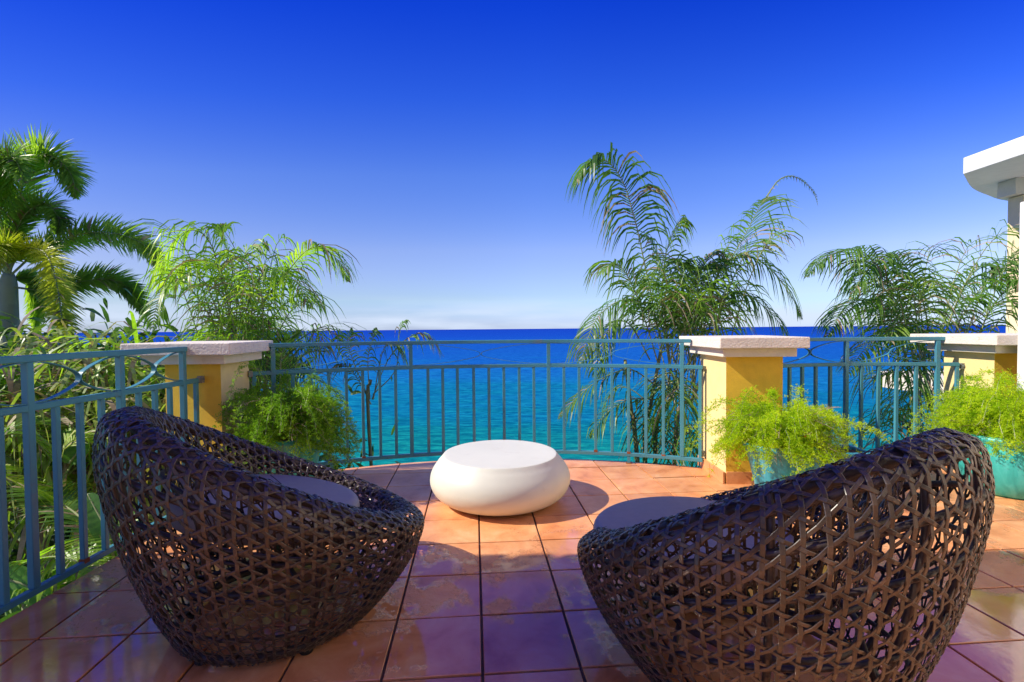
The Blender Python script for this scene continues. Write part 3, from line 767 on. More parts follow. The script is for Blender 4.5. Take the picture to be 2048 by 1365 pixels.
# ------------------------------------------------------------------ neighbouring curved roof, far right
t = thing('neighbour_building', (8.6, 8.6, -4), 'white roofed balcony wing with a curved edge and cream column, upper right', 'building')
roof = [(7.29, 5.0), (7.22, 7.80)]
cxr, cyr, rr_ = 10.2, 7.3, 0
roof += [(v.x, v.y) for v in catmull([Vector((7.22, 7.80, 0)), Vector((8.1, 8.58, 0)), Vector((8.85, 9.07, 0)), Vector((9.64, 9.49, 0)), Vector((11, 9.85, 0)), Vector((13, 10, 0))], 20)][1:]
roof += [(15, 10), (15, 5.0)]; roof.reverse()
if area(roof) < 0: roof.reverse()
b = MB(); b.prism(roof, 3.555, 3.815); smooth_edges(b.build('roof_slab', M['white_clean'], t), .01)
def inset(poly, c, k): return [(c[0]+(x-c[0])*k, c[1]+(y-c[1])*k) for x, y in poly]
b = MB(); b.box((10.7, 8.13, 3.42), (4.9, .30, .26)); b.build('beam', M['cream_cap'], t)
b = MB(); b.box((8.55, 8.13, .93), (.30, .25, 4.70)); smooth_edges(b.build('column', M['column'], t), .01)
b = MB(); b.box((11.2, 7.3, .10), (7.9, 4.6, .3)); b.build('bounce_floor', M['cream_cap'], t)  # hidden slab added to bounce warm light onto the roof underside
b = MB(); b.box((11.9, 8.9, .95), (4.8, .2, 4.74)); b.build('wall', M['cream'], t)
t2 = MB(); t2.box((3.86, 3.46, 1.02), (.30, .20, 2.04)); o = t2.build('wall_pier', M['white_clean'], None, False, (3.86, 3.46, 0)); smooth_edges(o, .006)
tagp(o, 'slim white wall pier at the right edge beside the far right pillar', 'wall')

# ------------------------------------------------------------------ unseen walls added for bounced sunlight, and a barrel tiled eave (throws the wavy shade)
t = thing('porch_roof', (0, 1.2, 0), 'barrel tiled porch roof with a scalloped eave over the near left of the terrace', 'roof')
EY, EZ = 2.00, 2.82; BY = .75; BZ = EZ+.28
V = []; F = []; per = .235; seg = 8; XR = 1.55
tile_rows = 14
def barrel(b, x0, y0, z0, y1, z1):
    V = []; F = []
    for i in range(seg+1):
        a = math.pi*i/seg; V.append((x0+per*.30*math.cos(a), y0, z0+per*.26*math.sin(a))); V.append((x0+per*.25*math.cos(a), y1, z1+per*.22*math.sin(a)))
    for i in range(seg): F.append((2*i, 2*i+1, 2*i+3, 2*i+2))
    b.add(V, F)
b = MB()
b.add([(-5.6, EY-.03, EZ-.02), (XR, EY-.03, EZ-.02), (XR, BY, BZ), (-5.6, BY, BZ)], [(0, 1, 2, 3)])
b.add([(-5.6, EY-.03, EZ-.07), (XR, EY-.03, EZ-.07), (XR, BY, BZ-.05), (-5.6, BY, BZ-.05)], [(3, 2, 1, 0)])
b.add([(-5.6, EY-.03, EZ-.07), (XR, EY-.03, EZ-.07), (XR, EY-.03, EZ-.02), (-5.6, EY-.03, EZ-.02)], [(0, 1, 2, 3)])
b.build('roof', M['white_clean'], t)
b = MB(); b.box((1.35, -1.2, 2.70), (.16, 4.1, .18)); b.build('beam', M['white_clean'], t)
for px_ in (-5.3,):
    b = MB(); b.box((px_, 1.3, -.9), (.26, .26, 7.7)); b.build('post', M['white_clean'], t)
b = MB()
xx = -5.5
while xx < XR-.1:
    for rw in range(3):
        y0 = EY+.05-rw*.42; y1 = y0-.47; sl = 1.02/4.32
        barrel(b, xx, y0, EZ-.01+(EY-y0)*sl+.03, y1, EZ-.01+(EY-y1)*sl+.02)
    tg_ = [(xx+per*.46*math.cos(math.pi*q/8), EY-.005+.062*math.sin(math.pi*q/8)) for q in range(9)]+[(xx-per*.46, EY-.06), (xx+per*.46, EY-.06)]
    b.prism(tg_, EZ-.01, EZ+.005)
    xx += per
M['roof_tile'] = painted('roof_tile', (.38, .15, .08), .8, 20, .25, .4, .004)
o = b.build('roof_tiles', M['roof_tile'], t, True); o['kind'] = 'stuff'

t = thing('bounce_walls', (3, -3.3, 0), 'unseen cream walls enclosing the back and the right side of the terrace', 'bounce_walls')  # out of view, added to throw warm sunlight into the shaded terrace
b = MB(); b.box((1.2, -3.35, 1.9), (6.7, .25, 4.3)); b.build('back_bounce_wall', M['bounce_walls'], t)
b = MB(); b.box((4.68, .05, 3.0), (.25, 6.5, 6.6)); b.build('side_bounce_wall', M['bounce_walls'], t)  # made tall and set close to strengthen the bounced sunlight
for (c, sz) in (((.8, -3.215, 1.1), (2.6, .03, 2.2)), ((4.0, -3.215, 1.4), (1.4, .03, 1.2))):
    b = MB(); b.box(c, (sz[0]+.12, .04, sz[2]+.12)); f_ = b.build('window_frame', M['white_clean'], t)
    b = MB(); b.box((c[0], c[1]+.03, c[2]), sz); b.build('pane', M['glass'], t)

# ------------------------------------------------------------------ sea and hillside
b = MB(); V = []; F = []
b.add([(-60000, -50, -12), (60000, -50, -12), (60000, 60000, -12), (-60000, 60000, -12)], [(0, 1, 2, 3)])
tagp(b.build('sea', M['sea']), kind='structure')
def ground_z(x, y):
    left = -1.5-.32*max(0, y-4.5)-.10*max(0, -x-3); mid_ = -4.2-.55*max(0, y-4.5)
    k = min(1, max(0, (x+2.6)/1.4)); z = left*(1-k)+mid_*k
    return z+.10*math.sin(x*1.7+y)+.08*math.sin(y*2.3-x*.8)
b = MB(); nx, ny = 90, 60; V = []; F = []
for i in range(nx+1):
    for j in range(ny+1):
        x = -45+90*i/nx; y = -6+60*j/ny; V.append((x, y, ground_z(x, y)))
for i in range(nx):
    for j in range(ny): F.append((i*(ny+1)+j, (i+1)*(ny+1)+j, (i+1)*(ny+1)+j+1, i*(ny+1)+j+1))
b.add(V, F); tagp(b.build('hillside', M['rock'], None, True), kind='structure')

# ------------------------------------------------------------------ foliage builders
UP = Vector((0, 0, 1))
def leaflet(b, p, d, side, L_, w, droop, seg, rs, m=0, kink=None):
    """narrow drooping leaf strip"""
    d = d.normalized(); pts = [p]; cur = p.copy(); step = L_/seg
    for i in range(seg):
        dd = d+Vector((0, 0, -droop*(i/seg)**1.3*1.6))
        if kink is not None and i/seg >= kink: dd = d*.35+Vector((0, 0, -1.1))
        dd.normalize(); cur = cur+dd*step; pts.append(cur.copy())
    V = []; F = []
    for i, q in enumerate(pts):
        f = i/seg; ww = w*(.6+1.3*f if f < .3 else 1.0*(1-((f-.3)/.7)**1.6)+.03)
        tg = (pts[min(i+1, seg)]-pts[max(i-1, 0)]).normalized(); s2 = tg.cross(side)
        if s2.length < 1e-3: s2 = tg.orthogonal()
        s2.normalize(); V.append(tuple(q-s2*ww*.5)); V.append(tuple(q+s2*ww*.5))
    for i in range(seg): F.append((2*i, 2*i+1, 2*i+3, 2*i+2))
    b.add(V, F, m)
def frond(path, llen, lw, n, rs, droop=.8, vee=.25, fwd=.75, bushy=0, start=.12, seg=4, rad=.008, shape='palm', kinkp=.3, dryp=.03, tipk=.25, jitter=.12):
    """one pinnate leaf: rachis tube plus leaflets; materials 0 leaf, 1 rachis, 2 dry"""
    b = MB(); pts = catmull(path, n)
    b.tube(pts[::2] if n % 2 == 0 else pts, [rad*(1-.85*i/(len(pts[::2] if n % 2 == 0 else pts)-1)) for i in range(len(pts[::2] if n % 2 == 0 else pts))], 5, 1)
    side0 = None
    for i in range(int(n*start), n+1):
        f = (i/n-start)/(1-start); p = pts[i]; tg = (pts[min(i+1, n)]-pts[max(i-1, 0)]).normalized()
        side = tg.cross(UP)
        if side.length < .15: side = side0 if side0 is not None else tg.orthogonal()
        side.normalize()
        if side0 is not None and side.dot(side0) < 0: side = -side
        side0 = side
        nrm = side.cross(tg).normalized()
        k = (math.sin(math.pi*min(1, (f*.86+.14)))**.6 if shape == 'palm' else 1)*(1-(1-tipk)*max(0, (f-.6)/.4)**1.2)
        if bushy:
            for q in range(bushy):
                a = 2*math.pi*(q+rs.random())/bushy; d = side*math.cos(a)+nrm*math.sin(a)+tg*(fwd+rs.uniform(-.15, .25))
                leaflet(b, p, d, nrm*math.cos(a)-side*math.sin(a), llen*k*rs.uniform(.75, 1.1), lw*rs.uniform(.8, 1.15), droop*rs.uniform(.4, 1.2), 3, rs, 2 if rs.random() < dryp else 0)
        else:
            for sg in (-1, 1):
                d = side*sg+tg*(fwd+rs.uniform(-.2, .2)+.5*f)+nrm*(vee+rs.uniform(-jitter, jitter))
                leaflet(b, p, d, nrm+side*rs.uniform(-.4, .4), llen*k*rs.uniform(.8, 1.1), lw*rs.uniform(.8, 1.15), droop*rs.uniform(.6, 1.3), seg, rs,
                        2 if rs.random() < dryp else 0, rs.uniform(.35, .7) if rs.random() < kinkp else None)
    return b
def put_frond(t, b, lm, name='frond', lab=None):
    o = b.build(name, [lm, M['rachis'], M['dry']], t)
    if lab: o['label'] = lab
    return o
def palm_path(base, az, reach, rise, fall, tw=0):
    c_, s2 = math.cos(az), math.sin(az); out = []
    for f in (0, .25, .5, .75, 1):
        r = reach*(f**.95)*(1-.12*f); z = rise*(1.9*f-.9*f*f)*1.0-fall*f**2.6
        out.append(base+Vector((c_*r-s2*tw*f*f, s2*r+c_*tw*f*f, z)))
    return out

# --- areca palms (three clumps)
def areca(label, root, stems, paths, extra, lm, seed, llen=.60, lw=.0205, n=34, group='areca palm clumps beyond the railings', kinkp=.5):
    rs = random.Random(seed); t = thing('areca_palm', root, label, 'palm', group)
    for st in stems:
        b = MB(); q = catmull(st, 16); b.tube(q, [.030-.012*i/16 for i in range(17)], 8); b.build('trunk', M['stem'] if rs.random() < .5 else M['bark'], t, True)
    for pa in paths:
        pts, ll = pa[0], pa[1]; kw = pa[2] if len(pa) > 2 else {}
        ln = sum((Vector(pts[i+1])-Vector(pts[i])).length for i in range(len(pts)-1))
        put_frond(t, frond(pts, ll*1.45, lw*kw.get('w', 1), max(14, int(ln/.036)), rs, kw.get('droop', 1.1)*1.6, kw.get('vee', .15), kw.get('fwd', .5), 0, kw.get('start', .2), 5, .009, 'palm', kinkp, .10, kw.get('tipk', .3)), lm)
    for (base, az, reach, rise, fall) in extra:
        pts = palm_path(base, az, reach, rise, fall, rs.uniform(-.15, .15)); ln = reach*1.25
        put_frond(t, frond(pts, llen*rs.uniform(.8, 1.35), lw*.80, max(12, int(ln/.058)), rs, rs.uniform(1.2, 2.8), .1, .6, 0, .25, 5, .008, 'palm', kinkp, .18, .3, .3), lm)
    return t
def rnd_extra(seed, n, base, spread, reach, rise, fall, zr=0.5):
    rs = random.Random(seed); out = []
    for k in range(n):
        bb = base+Vector((rs.uniform(-1, 1)*spread, rs.uniform(-1, 1)*spread, rs.uniform(-zr, zr)))
        out.append((bb, 2*math.pi*(k+rs.random())/n*2.4, reach*rs.uniform(.45, 1.15), rise*rs.uniform(.55, 1.1), fall*rs.uniform(.3, 1.5)))
    return out
D = 5.5
def PP(lst, d=D, dd=0): return [P(x, y, d+dd*i/(len(lst)-1)) for i, (x, y) in enumerate(lst)]
rootA = Vector((1.75, D, ground_z(1.75, D)))
crA = P(1360, 720, D)
areca('tall straggly areca palm rising behind the central railing, just left of the right middle pillar', rootA,
      [[rootA+Vector((-.05, 0, 0)), P(1290, 930, D), P(1300, 820, D), P(1322, 700, D)], [rootA+Vector((.1, .1, 0)), P(1310, 930, D), P(1340, 800, D+.1), P(1400, 690, D+.1)],
       [rootA+Vector((0, -.1, 0)), P(1275, 930, D-.1), P(1262, 820, D-.1), P(1250, 720, D-.1)], [rootA+Vector((.2, .2, 0)), P(1350, 900, D+.2), P(1385, 800, D+.2), P(1410, 740, D+.2)]],
      [(PP([(1325, 700), (1296, 560), (1276, 464), (1264, 418), (1250, 373), (1224, 333), (1197, 322), (1170, 337), (1150, 375)], D, -.3), .62, {'start': .12, 'droop': 1.4, 'fwd': .25, 'w': 1.1}),
       (PP([(1400, 690), (1437, 550), (1464, 514), (1491, 468), (1519, 414), (1532, 396)], D, .2), .52, {'start': .15, 'tipk': .12, 'droop': .6, 'fwd': .35, 'vee': .05}),
       (PP([(1532, 396), (1555, 364), (1582, 355), (1609, 369), (1628, 391), (1634, 414)], D+.2, 0), .07, {'start': .0, 'w': .5}),
       (PP([(1400, 660), (1430, 560), (1480, 512), (1535, 535), (1580, 590), (1605, 640)], D, -.4), .42, {'droop': 1.3}),
       (PP([(1410, 690), (1440, 600), (1490, 590), (1545, 630), (1580, 680)], D, -.2), .36, {'droop': 1.2}),
       (PP([(1330, 700), (1300, 620), (1250, 600), (1200, 630), (1175, 680), (1160, 730)], D, -.5), .40, {'droop': 1.2}),
       (PP([(1300, 720), (1260, 650), (1225, 650), (1200, 700), (1190, 760)], D, -.3), .36, {'droop': 1.1}),
       (PP([(1310, 770), (1260, 740), (1200, 760), (1150, 800), (1115, 840)], D, -.2), .34, {'droop': 1.0}),
       (PP([(1310, 800), (1260, 800), (1210, 830), (1180, 880)], D, -.2), .30, {'droop': 1.1}),
       (PP([(1380, 730), (1370, 620), (1400, 540), (1460, 530)], D, .3), .36), (PP([(1340, 720), (1330, 600), (1350, 540), (1380, 520)], D, -.1), .36), (PP([(1340, 740), (1325, 620), (1330, 520), (1352, 455), (1372, 438)], D, -.2), .44), (PP([(1360, 740), (1378, 620), (1405, 535), (1432, 500)], D, .1), .42), (PP([(1320, 740), (1290, 640), (1262, 565), (1232, 528), (1200, 548)], D, -.3), .46), (PP([(1370, 740), (1345, 600), (1310, 500), (1290, 470)], D, .2), .40)],
      rnd_extra(21, 34, P(1385, 760, D), .26, .75, 1.55, .35, .3)+rnd_extra(22, 20, P(1330, 820, D), .28, .6, .3, .55, .5), M['areca'], 31)
DB = 5.6
rootB = Vector((4.4, DB, ground_z(4.4, DB)))
areca('arching areca palm behind the short right railing, with a curved pale frond stem', rootB,
      [[rootB, P(1880, 960, DB), P(1860, 800, DB), P(1840, 680, DB)], [rootB+Vector((.2, 0, 0)), P(1920, 960, DB), P(1915, 800, DB), P(1912, 670, DB)]],
      [(PP([(1850, 720), (1836, 668), (1813, 613), (1786, 573), (1754, 532), (1723, 505), (1686, 502), (1641, 523), (1610, 556)], DB, -.5), .46, {'start': .25, 'droop': 1.2}),
       (PP([(1900, 720), (1913, 659), (1950, 590), (2004, 535), (2045, 490)], DB, -.3), .46, {'start': .15, 'droop': .8}),
       (PP([(1880, 720), (1900, 640), (1935, 560), (1970, 530), (2010, 545), (2040, 590)], DB, -.2), .42, {'droop': 1.1}),
       (PP([(1860, 720), (1850, 620), (1815, 540), (1770, 510), (1730, 545), (1700, 600)], DB, -.6), .40, {'droop': 1.3}),
       (PP([(1850, 740), (1800, 640), (1740, 600), (1690, 620), (1650, 680)], DB, -.5), .40, {'droop': 1.1}),
       (PP([(1860, 760), (1830, 680), (1790, 660), (1730, 700), (1690, 760)], DB, -.5), .36, {'droop': 1.1}),
       (PP([(1930, 760), (1970, 640), (2020, 570), (2060, 560)], DB, -.8), .42, {'droop': .9})],
      rnd_extra(23, 24, P(1850, 780, DB), .32, 1.05, 1.8, .4, .3)+rnd_extra(24, 18, P(1800, 800, DB), .3, .6, .2, .5, .4), M['areca'], 32)
DC = 5.3
rootC = Vector((-2.95, DC, ground_z(-2.95, DC)))
areca('dense bright green areca palm rising behind the left corner pillar', rootC,
      [[rootC+Vector((.2*math.cos(k*1.3), .2*math.sin(k*1.3), 0)), P(470+14*k, 800, DC), P(440+25*k, 640, DC)] for k in range(5)],
      [(PP([(465, 700), (455, 594), (441, 543), (427, 491), (399, 463), (362, 474), (327, 525), (300, 580)], DC, -.4), .44, {'droop': 1.2}),
       (PP([(485, 690), (537, 594), (579, 543), (613, 505), (644, 496), (682, 525), (700, 565)], DC, -.2), .42, {'droop': 1.1, 'fwd': .8}),
       (PP([(490, 680), (465, 525), (450, 480), (444, 450)], DC, -.1), .36, {'droop': .9}),
       (PP([(480, 700), (500, 600), (540, 540), (590, 560), (625, 620)], DC, -.4), .40, {'droop': 1.2}),
       (PP([(460, 700), (400, 600), (360, 560), (320, 600), (305, 660)], DC, -.6), .38, {'droop': 1.2}),
       (PP([(450, 700), (430, 560), (400, 520), (350, 540), (330, 590)], DC, .3), .38, {'droop': 1.2}),
       (PP([(500, 700), (560, 620), (610, 590), (650, 620)], DC, .3), .40, {'droop': 1.0}),
       (PP([(470, 690), (480, 560), (500, 500), (540, 490)], DC, .3), .36, {'droop': 1.0})],
      rnd_extra(25, 36, P(480, 790, DC), .32, .78, 1.68, .35, .3)+rnd_extra(26, 34, P(530, 770, DC), .38, .6, .4, .4, .5), M['areca_bright'], 33, n=30)

# --- wispy half bare palm in the middle and stiff date palm fronds behind the fern
rs = random.Random(44)
DW = 5.6; rootW = Vector((-1.45, DW, ground_z(-1.45, DW)))
t = thing('young_palm', rootW, 'thin half bare palm whose frond tips poke above the central railing left of centre', 'palm')
b = MB(); b.tube(catmull([rootW, P(735, 860, DW), P(740, 760, DW)], 8), .02, 6); b.build('trunk', M['stem'], t, True)
for lst, ll in (([(742, 800), (770, 730), (800, 690), (835, 668), (865, 680), (888, 715)], .32), ([(738, 800), (735, 720), (745, 680), (752, 655)], .20),
                ([(736, 800), (705, 720), (695, 680), (703, 655)], .22), ([(740, 810), (715, 760), (690, 730), (668, 735)], .25), ([(744, 790), (790, 740), (800, 660), (812, 640)], .20), ([(745, 800), (760, 720), (775, 690), (800, 700), (820, 740)], .28)):
    put_frond(t, frond(PP(lst, DW, .1), ll*1.4, .017, 26, rs, 2.0, .1, .5, 0, .25, 5, .007, 'palm', .5, .12, .4), M['areca'])
t = thing('date_palm', P(560, 980, 5.0), 'stiff dark date palm low behind the fern in the teal pot', 'palm')
b = MB(); b.tube([P(560, 1400, 5.0), P(560, 1000, 5.0), P(560, 800, 5.0)], [.12, .11, .09], 10); b.build('trunk', M['bark'], t, True)
for lst, ll, dd in (([(560, 800), (590, 730), (620, 705), (660, 705)], .34, .3), ([(565, 820), (610, 760), (650, 770), (690, 810)], .34, .4), ([(565, 850), (620, 850), (665, 880), (700, 930)], .34, .5),
                ([(570, 880), (630, 900), (690, 940), (720, 1000)], .30, .6), ([(560, 800), (560, 730), (570, 690), (600, 660)], .3, -.2), ([(560, 800), (520, 740), (480, 730), (440, 760)], .3, .2), ([(570, 860), (640, 830), (690, 850), (715, 890)], .30, .2)):
    put_frond(t, frond(PP(lst, 4.9, dd), ll, .012, 46, rs, .15, .25, .8, 0, .15, 3, .010, 'palm', 0, .02, .5), M['mid_leaf'])

# --- foxtail palm on the left
DF = 7.5; rootF = Vector((P(20, 660, DF).x, DF, ground_z(-7.8, DF)))
t = thing('foxtail_palm', rootF, 'big foxtail palm with bushy brush like fronds at the left edge', 'palm')
tp = P(20, 560, DF)
b = MB(); b.tube(catmull([rootF, Vector((rootF.x, DF, -.5)), P(20, 700, DF), P(20, 620, DF), P(20, 580, DF), P(22, 548, DF)], 20), [.112]*17+[.108, .10, .085, .065], 16); b.build('crownshaft', M['crownshaft'], t, True)
rs = random.Random(55)
fox = [([(22, 560), (45, 457), (52, 388), (69, 335), (100, 312), (134, 328), (155, 360), (160, 400)], .44, 'foxtail', -.2), ([(20, 560), (10, 440), (0, 380), (10, 330), (40, 320), (60, 370)], .44, 'foxtail', -.7),
       ([(25, 552), (80, 505), (131, 482), (193, 466), (258, 474), (303, 500), (330, 545)], .36, 'foxtail', -.3), ([(22, 545), (52, 500), (96, 508), (117, 570), (126, 640), (138, 680)], .34, 'foxtail_y', -1.2),
       ([(30, 575), (90, 580), (155, 566), (224, 560), (269, 587), (290, 630)], .34, 'foxtail', .3), ([(15, 550), (-30, 500), (-80, 500), (-130, 560)], .36, 'foxtail', -.3), ([(18, 545), (-10, 470), (-60, 420), (-120, 430)], .36, 'foxtail', .3),
       ([(20, 545), (20, 500), (10, 490), (-20, 520), (-40, 590)], .32, 'foxtail_y', -1.3), ([(25, 560), (60, 560), (80, 600), (70, 660)], .26, 'foxtail', .6), ([(20, 555), (35, 480), (60, 430), (100, 410), (125, 440), (120, 470)], .30, 'foxtail', -.5)]
for lst, ll, mk, dd in fox:
    put_frond(t, frond(PP(lst, DF, dd), ll*1.2, .026, 74, rs, .22, 0, .95, 10, .10, 3, .018, 'palm', 0, .04, .75), M[mk])

# --- strap leaved plants, coconut fronds and banana leaves outside the left railing
def strap_plant(label, root, crown, n, L_, w, seed, lm, dry=.25, up=.6, group='strap leaved plants outside the left railing', name='pandanus'):
    rs = random.Random(seed); t = thing(name, root, label, 'plant', group)
    b = MB(); b.tube([root, (Vector(root)+crown)/2+Vector((.05, 0, 0)), crown], .03, 7); b.build('stem', M['bark'], t, True)
    b = MB()
    for k in range(n):
        az = rs.uniform(0, 6.283); el = rs.uniform(-.2, 1.25) if rs.random() > .25 else rs.uniform(-.7, .2)
        d = Vector((math.cos(az)*math.cos(el), math.sin(az)*math.cos(el), math.sin(el)*up+.1)); l = L_*rs.uniform(.6, 1.15)
        p0 = crown+Vector((rs.uniform(-.18, .18), rs.uniform(-.18, .18), rs.uniform(-.7, .15)))
        leaflet(b, p0, d, Vector((rs.uniform(-.5, .5), rs.uniform(-.5, .5), 1)), l, w*rs.uniform(.7, 1.2), rs.uniform(.8, 2.4), 6, rs, 1 if rs.random() < dry else 0, rs.uniform(.4, .75) if rs.random() < .35 else None)
    o = b.build('foliage', [lm, M['dry']], t); return t
spots = [(30, 760, 3.9), (110, 740, 4.3), (190, 760, 4.2), (260, 740, 4.4), (70, 690, 5.4), (160, 690, 5.6), (250, 700, 5.2), (320, 760, 4.6), (40, 840, 3.6), (150, 850, 3.8), (230, 840, 3.9), (300, 850, 4.0), (-60, 740, 4.0), (-90, 850, 3.4)]
where = ['nearest the left edge above the rail', 'below the yellow foxtail frond', 'under the big leaf seen left of the pillar', 'just left of the corner pillar', 'in front of the grey palm trunk',
         'under the hanging foxtail frond', 'on the skyline beside the pillar cap', 'tucked behind the corner pillar', 'low down by the nearest tall post', 'low down behind the second post gap', 'behind the top of the left chair',
         'low down beside the pillar foot', 'just outside the left edge of the photo', 'low and outside the left edge of the photo']
for i, (x, y, d) in enumerate(spots):
    c = P(x, y, d); strap_plant('strap leaved plant with tan dead leaves, '+where[i], Vector((c.x+.1, c.y+.1, ground_z(c.x, c.y))), c, 120, .78, .034, 100+i, M['strap'] if i % 3 else M['areca_bright'], .25)
# sea grape with rounded leaves by the pillar
t = thing('sea_grape', P(180, 760, 4.9), 'small sea grape shrub with round leaves on the skyline left of the pillar', 'shrub')
b = MB(); b.tube([P(180, 900, 4.9), P(182, 760, 4.9), P(181, 690, 4.9)], .008, 5); b.build('stem', M['twig'], t)
rs = random.Random(9)
for (x, y, r_) in ((181, 670, .050), (192, 688, .042), (172, 700, .045), (205, 692, .040), (160, 690, .036), (186, 712, .045), (212, 706, .038), (150, 706, .036)):
    c = P(x, y, 4.9+rs.uniform(-.1, .1)); b = MB(); V = [(0, 0, 0)]; n = 12
    nrm = Vector((rs.uniform(-.8, .2), -1, rs.uniform(.1, .9))).normalized(); a_ = nrm.orthogonal().normalized(); b2 = nrm.cross(a_)
    V = [tuple(c)]+[tuple(c+(a_*math.cos(2*math.pi*k/n)*1.15+b2*math.sin(2*math.pi*k/n))*r_*rs.uniform(.93, 1.05)+nrm*.006) for k in range(n)]
    b.add(V, [(0, 1+k, 1+(k+1) % n) for k in range(n)]); b.build('leaf', M['banana'], t, True)
# dark distant shrubs on the skyline
for i, (x, y, d, n, sc) in enumerate([(20, 668, 8.5, 500, 1.0), (110, 675, 9.0, 420, .9), (275, 690, 9.5, 420, .9), (330, 690, 9.0, 380, .8), (-60, 660, 8.0, 400, 1.0), (560, 700, 8.5, 300, .7)]):
    c = P(x, y+38, d); t = thing('shrub', Vector((c.x, c.y, ground_z(c.x, c.y))), 'dark spiky shrub in the distance, '+['at the foot of the grey palm trunk', 'right of the palm trunk below the hanging frond', 'against the sea left of the corner pillar', 'behind the left corner pillar cap', 'beyond the left edge of the photo', 'low behind the date palm'][i], 'shrub', 'dark shrubs on the skyline')
    rs = random.Random(300+i); b = MB()
    for k in range(n):
        v = Vector((rs.gauss(0, .36), rs.gauss(0, .36), rs.gauss(-.05, .20)))*sc; p0 = c+v; d_ = Vector((rs.uniform(-.8, .8), rs.uniform(-.8, .8), rs.uniform(.2, 1.2)))
        leaflet(b, p0, d_, Vector((rs.uniform(-1, 1), rs.uniform(-1, 1), .3)), .24*rs.uniform(.6, 1.2), .035, .6, 3, rs)
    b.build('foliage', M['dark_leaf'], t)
    b = MB(); b.tube([Vector((c.x, c.y, ground_z(c.x, c.y))), c], .03, 6); b.build('stem', M['bark'], t)
for i, (x, y, d) in enumerate([(30, 800, 6.2), (120, 790, 6.4), (210, 800, 6.0), (300, 800, 6.4), (390, 820, 6.6), (-70, 800, 6.0), (60, 900, 5.2), (170, 920, 5.0), (280, 930, 5.0), (470, 900, 6.2), (560, 900, 6.4)]):
    c = P(x, y, d); t = thing('shrub', Vector((c.x, c.y, ground_z(c.x, c.y))), 'deep green shrub glimpsed '+['behind the tallest left railing post', 'behind the upper scroll of the left railing', 'between the left chair back and the pillar', 'through the railing beside the pillar', 'behind the left corner pillar', 'beyond the left edge of the photo', 'low behind the nearest railing bars', 'low behind the third railing bar', 'low behind the left wicker chair', 'behind the fern in the teal pot', 'under the fan of date palm fronds'][i], 'shrub', 'green shrubs filling the slope left of the terrace')
    rs = random.Random(500+i); b = MB()
    for k in range(620):
        v = Vector((rs.gauss(0, .42), rs.gauss(0, .35), rs.gauss(0, .38))); p0 = c+v; d_ = Vector((rs.uniform(-.8, .8), rs.uniform(-.9, .4), rs.uniform(-.5, 1.0)))
        leaflet(b, p0, d_, Vector((rs.uniform(-1, 1), rs.uniform(-1, 1), .3)), .26*rs.uniform(.6, 1.2), .055, .6, 3, rs)
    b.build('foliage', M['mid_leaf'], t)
    b = MB(); b.tube([Vector((c.x, c.y, ground_z(c.x, c.y))), c], .03, 6); b.build('stem', M['bark'], t)
# low coconut palm fronds just outside the rail
rs = random.Random(77)
rootK = Vector((-3.3, 2.6, ground_z(-3.3, 2.6)))
t = thing('coconut_palm', rootK, 'young coconut palm with broad fronds pressed against the left railing', 'palm')
b = MB(); b.tube([rootK, rootK+Vector((0, 0, .6)), rootK+Vector((.05, 0, 1.0))], .07, 8); b.build('trunk', M['bark'], t, True)
for lst, ll, dd, d0 in (([(-60, 930), (0, 958), (50, 980), (110, 1010), (160, 1070)], .34, .3, 2.9), ([(190, 1090), (150, 1040), (110, 1010), (60, 985), (-10, 955)], .33, .5, 2.8),
                    ([(-20, 1160), (40, 1130), (110, 1120), (180, 1150)], .30, -.2, 2.6), ([(0, 1260), (60, 1200), (130, 1160), (210, 1110)], .26, .3, 2.35), ([(-40, 1240), (20, 1190), (90, 1170), (150, 1180)], .3, .0, 2.5),
                    ([(120, 900), (150, 880), (190, 900), (230, 960)], .34, .2, 3.3), ([(30, 860), (80, 850), (130, 870), (170, 920)], .36, .3, 3.4), ([(100, 1180), (150, 1130), (210, 1080), (260, 1030)], .28, .4, 2.7), ([(-40, 900), (10, 870), (60, 880), (100, 930)], .34, .2, 3.1),
                    ([(-30, 830), (30, 800), (90, 800), (150, 840)], .36, .3, 3.9), ([(300, 860), (250, 840), (190, 860), (150, 900)], .36, -.2, 4.2)):
    put_frond(t, frond(PP(lst, d0, dd), ll, .017, 44, rs, .5, .3, .7, 0, .02, 4, .010, 'palm', .05, .05, .5, .1), M['areca_bright'] if rs.random() < .7 else M['areca'])
def broad_leaf(path, w, rs, t):
    pts = catmull(path, 18); V = []; F = []; b = MB(); k = 7
    for i, p in enumerate(pts):
        f = i/18; tg = (pts[min(i+1, 18)]-pts[max(i-1, 0)]).normalized(); s = tg.cross(Vector((.3, -1, .4))).normalized(); nn = s.cross(tg)
        ww = w*(math.sin(math.pi*min(1, f*.95+.05))**.5+.02)
        for j in range(k):
            u = -1+2*j/(k-1); V.append(tuple(p+s*ww*.5*u+nn*(abs(u)*.25*ww*.5+.004*math.sin(i*2.6+u*2))))
    for i in range(18):
        for j in range(k-1): F.append((i*k+j, i*k+j+1, (i+1)*k+j+1, (i+1)*k+j))
    b.add(V, F); o = b.build('leaf', M['banana'], t, True)
    b = MB(); b.tube(pts, [.010-.0004*i for i in range(19)], 5); b.build('midrib', M['rachis'], t, True)
t = thing('banana_plant', Vector((-2.9, 2.55, ground_z(-2.9, 2.55))), 'banana plant with broad smooth leaves low outside the left railing', 'plant')
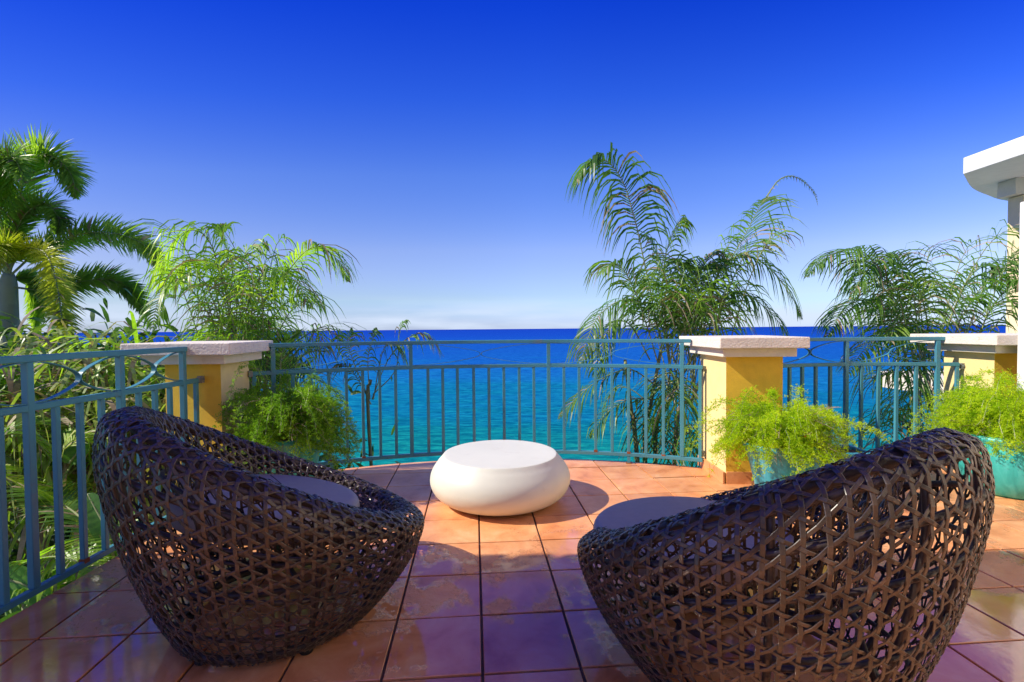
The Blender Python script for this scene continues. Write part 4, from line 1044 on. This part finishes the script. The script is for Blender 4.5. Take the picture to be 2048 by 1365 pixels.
b = MB(); q = Vector((-2.9, 2.55, ground_z(-2.9, 2.55))); b.tube([q, q+Vector((0, 0, .5)), q+Vector((.03, 0, .9))], [.08, .07, .05], 10); b.build('stem', M['stem'], t, True)
for lst, w, d0, dd in (([(215, 1120), (200, 1060), (180, 1020), (165, 990)], .13, 2.75, .1), ([(-30, 1150), (0, 1165), (40, 1180), (90, 1215)], .15, 2.4, .0), ([(230, 1110), (250, 1060), (225, 1000)], .12, 2.95, .2),
                   ([(130, 930), (150, 900), (145, 870)], .15, 3.4, .1), ([(120, 900), (128, 880), (160, 880)], .14, 3.5, .0), ([(-40, 1290), (10, 1262), (60, 1240)], .12, 2.15, .1)):
    broad_leaf(PP(lst, d0, dd), w, rs, t)
# dense low growth over the slope: nobody could count it
rs_ = np.random.RandomState(4); parts = []
def scatter(n, xr, yr, zr, L0, W0):
    x = rs_.uniform(*xr, n); y = rs_.uniform(*yr, n); z = np.array([ground_z(a, c) for a, c in zip(x, y)])+rs_.uniform(*zr, n)
    p = np.stack([x, y, z], 1); d = rs_.normal(0, 1, (n, 3)); d[:, 2] = np.abs(d[:, 2])*.8; d /= np.linalg.norm(d, axis=1, keepdims=True)
    w = np.cross(d, rs_.normal(0, 1, (n, 3))); w /= np.linalg.norm(w, axis=1, keepdims=True); l = rs_.uniform(.6, 1.3, n)[:, None]*L0
    parts.append(np.stack([p-w*W0*.2, p+d*l*.5-w*W0*.5, p+d*l-np.array([0, 0, .05])*l, p+d*l*.5+w*W0*.5], 1))
scatter(9000, (-5.0, -2.25), (0.6, 4.5), (0, .75), .22, .05)
scatter(9000, (-9, -2.3), (4.5, 9), (0, 1.0), .28, .06)
scatter(6000, (-2.4, 6), (4.9, 9), (0, .8), .3, .06)
A = np.concatenate(parts, 0)
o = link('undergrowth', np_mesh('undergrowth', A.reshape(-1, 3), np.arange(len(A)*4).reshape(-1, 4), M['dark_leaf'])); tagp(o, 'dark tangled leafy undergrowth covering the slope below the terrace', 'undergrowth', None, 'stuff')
print('tris approx', sum(len(o.data.polygons)*2 for o in scene.objects if o.type == 'MESH'))
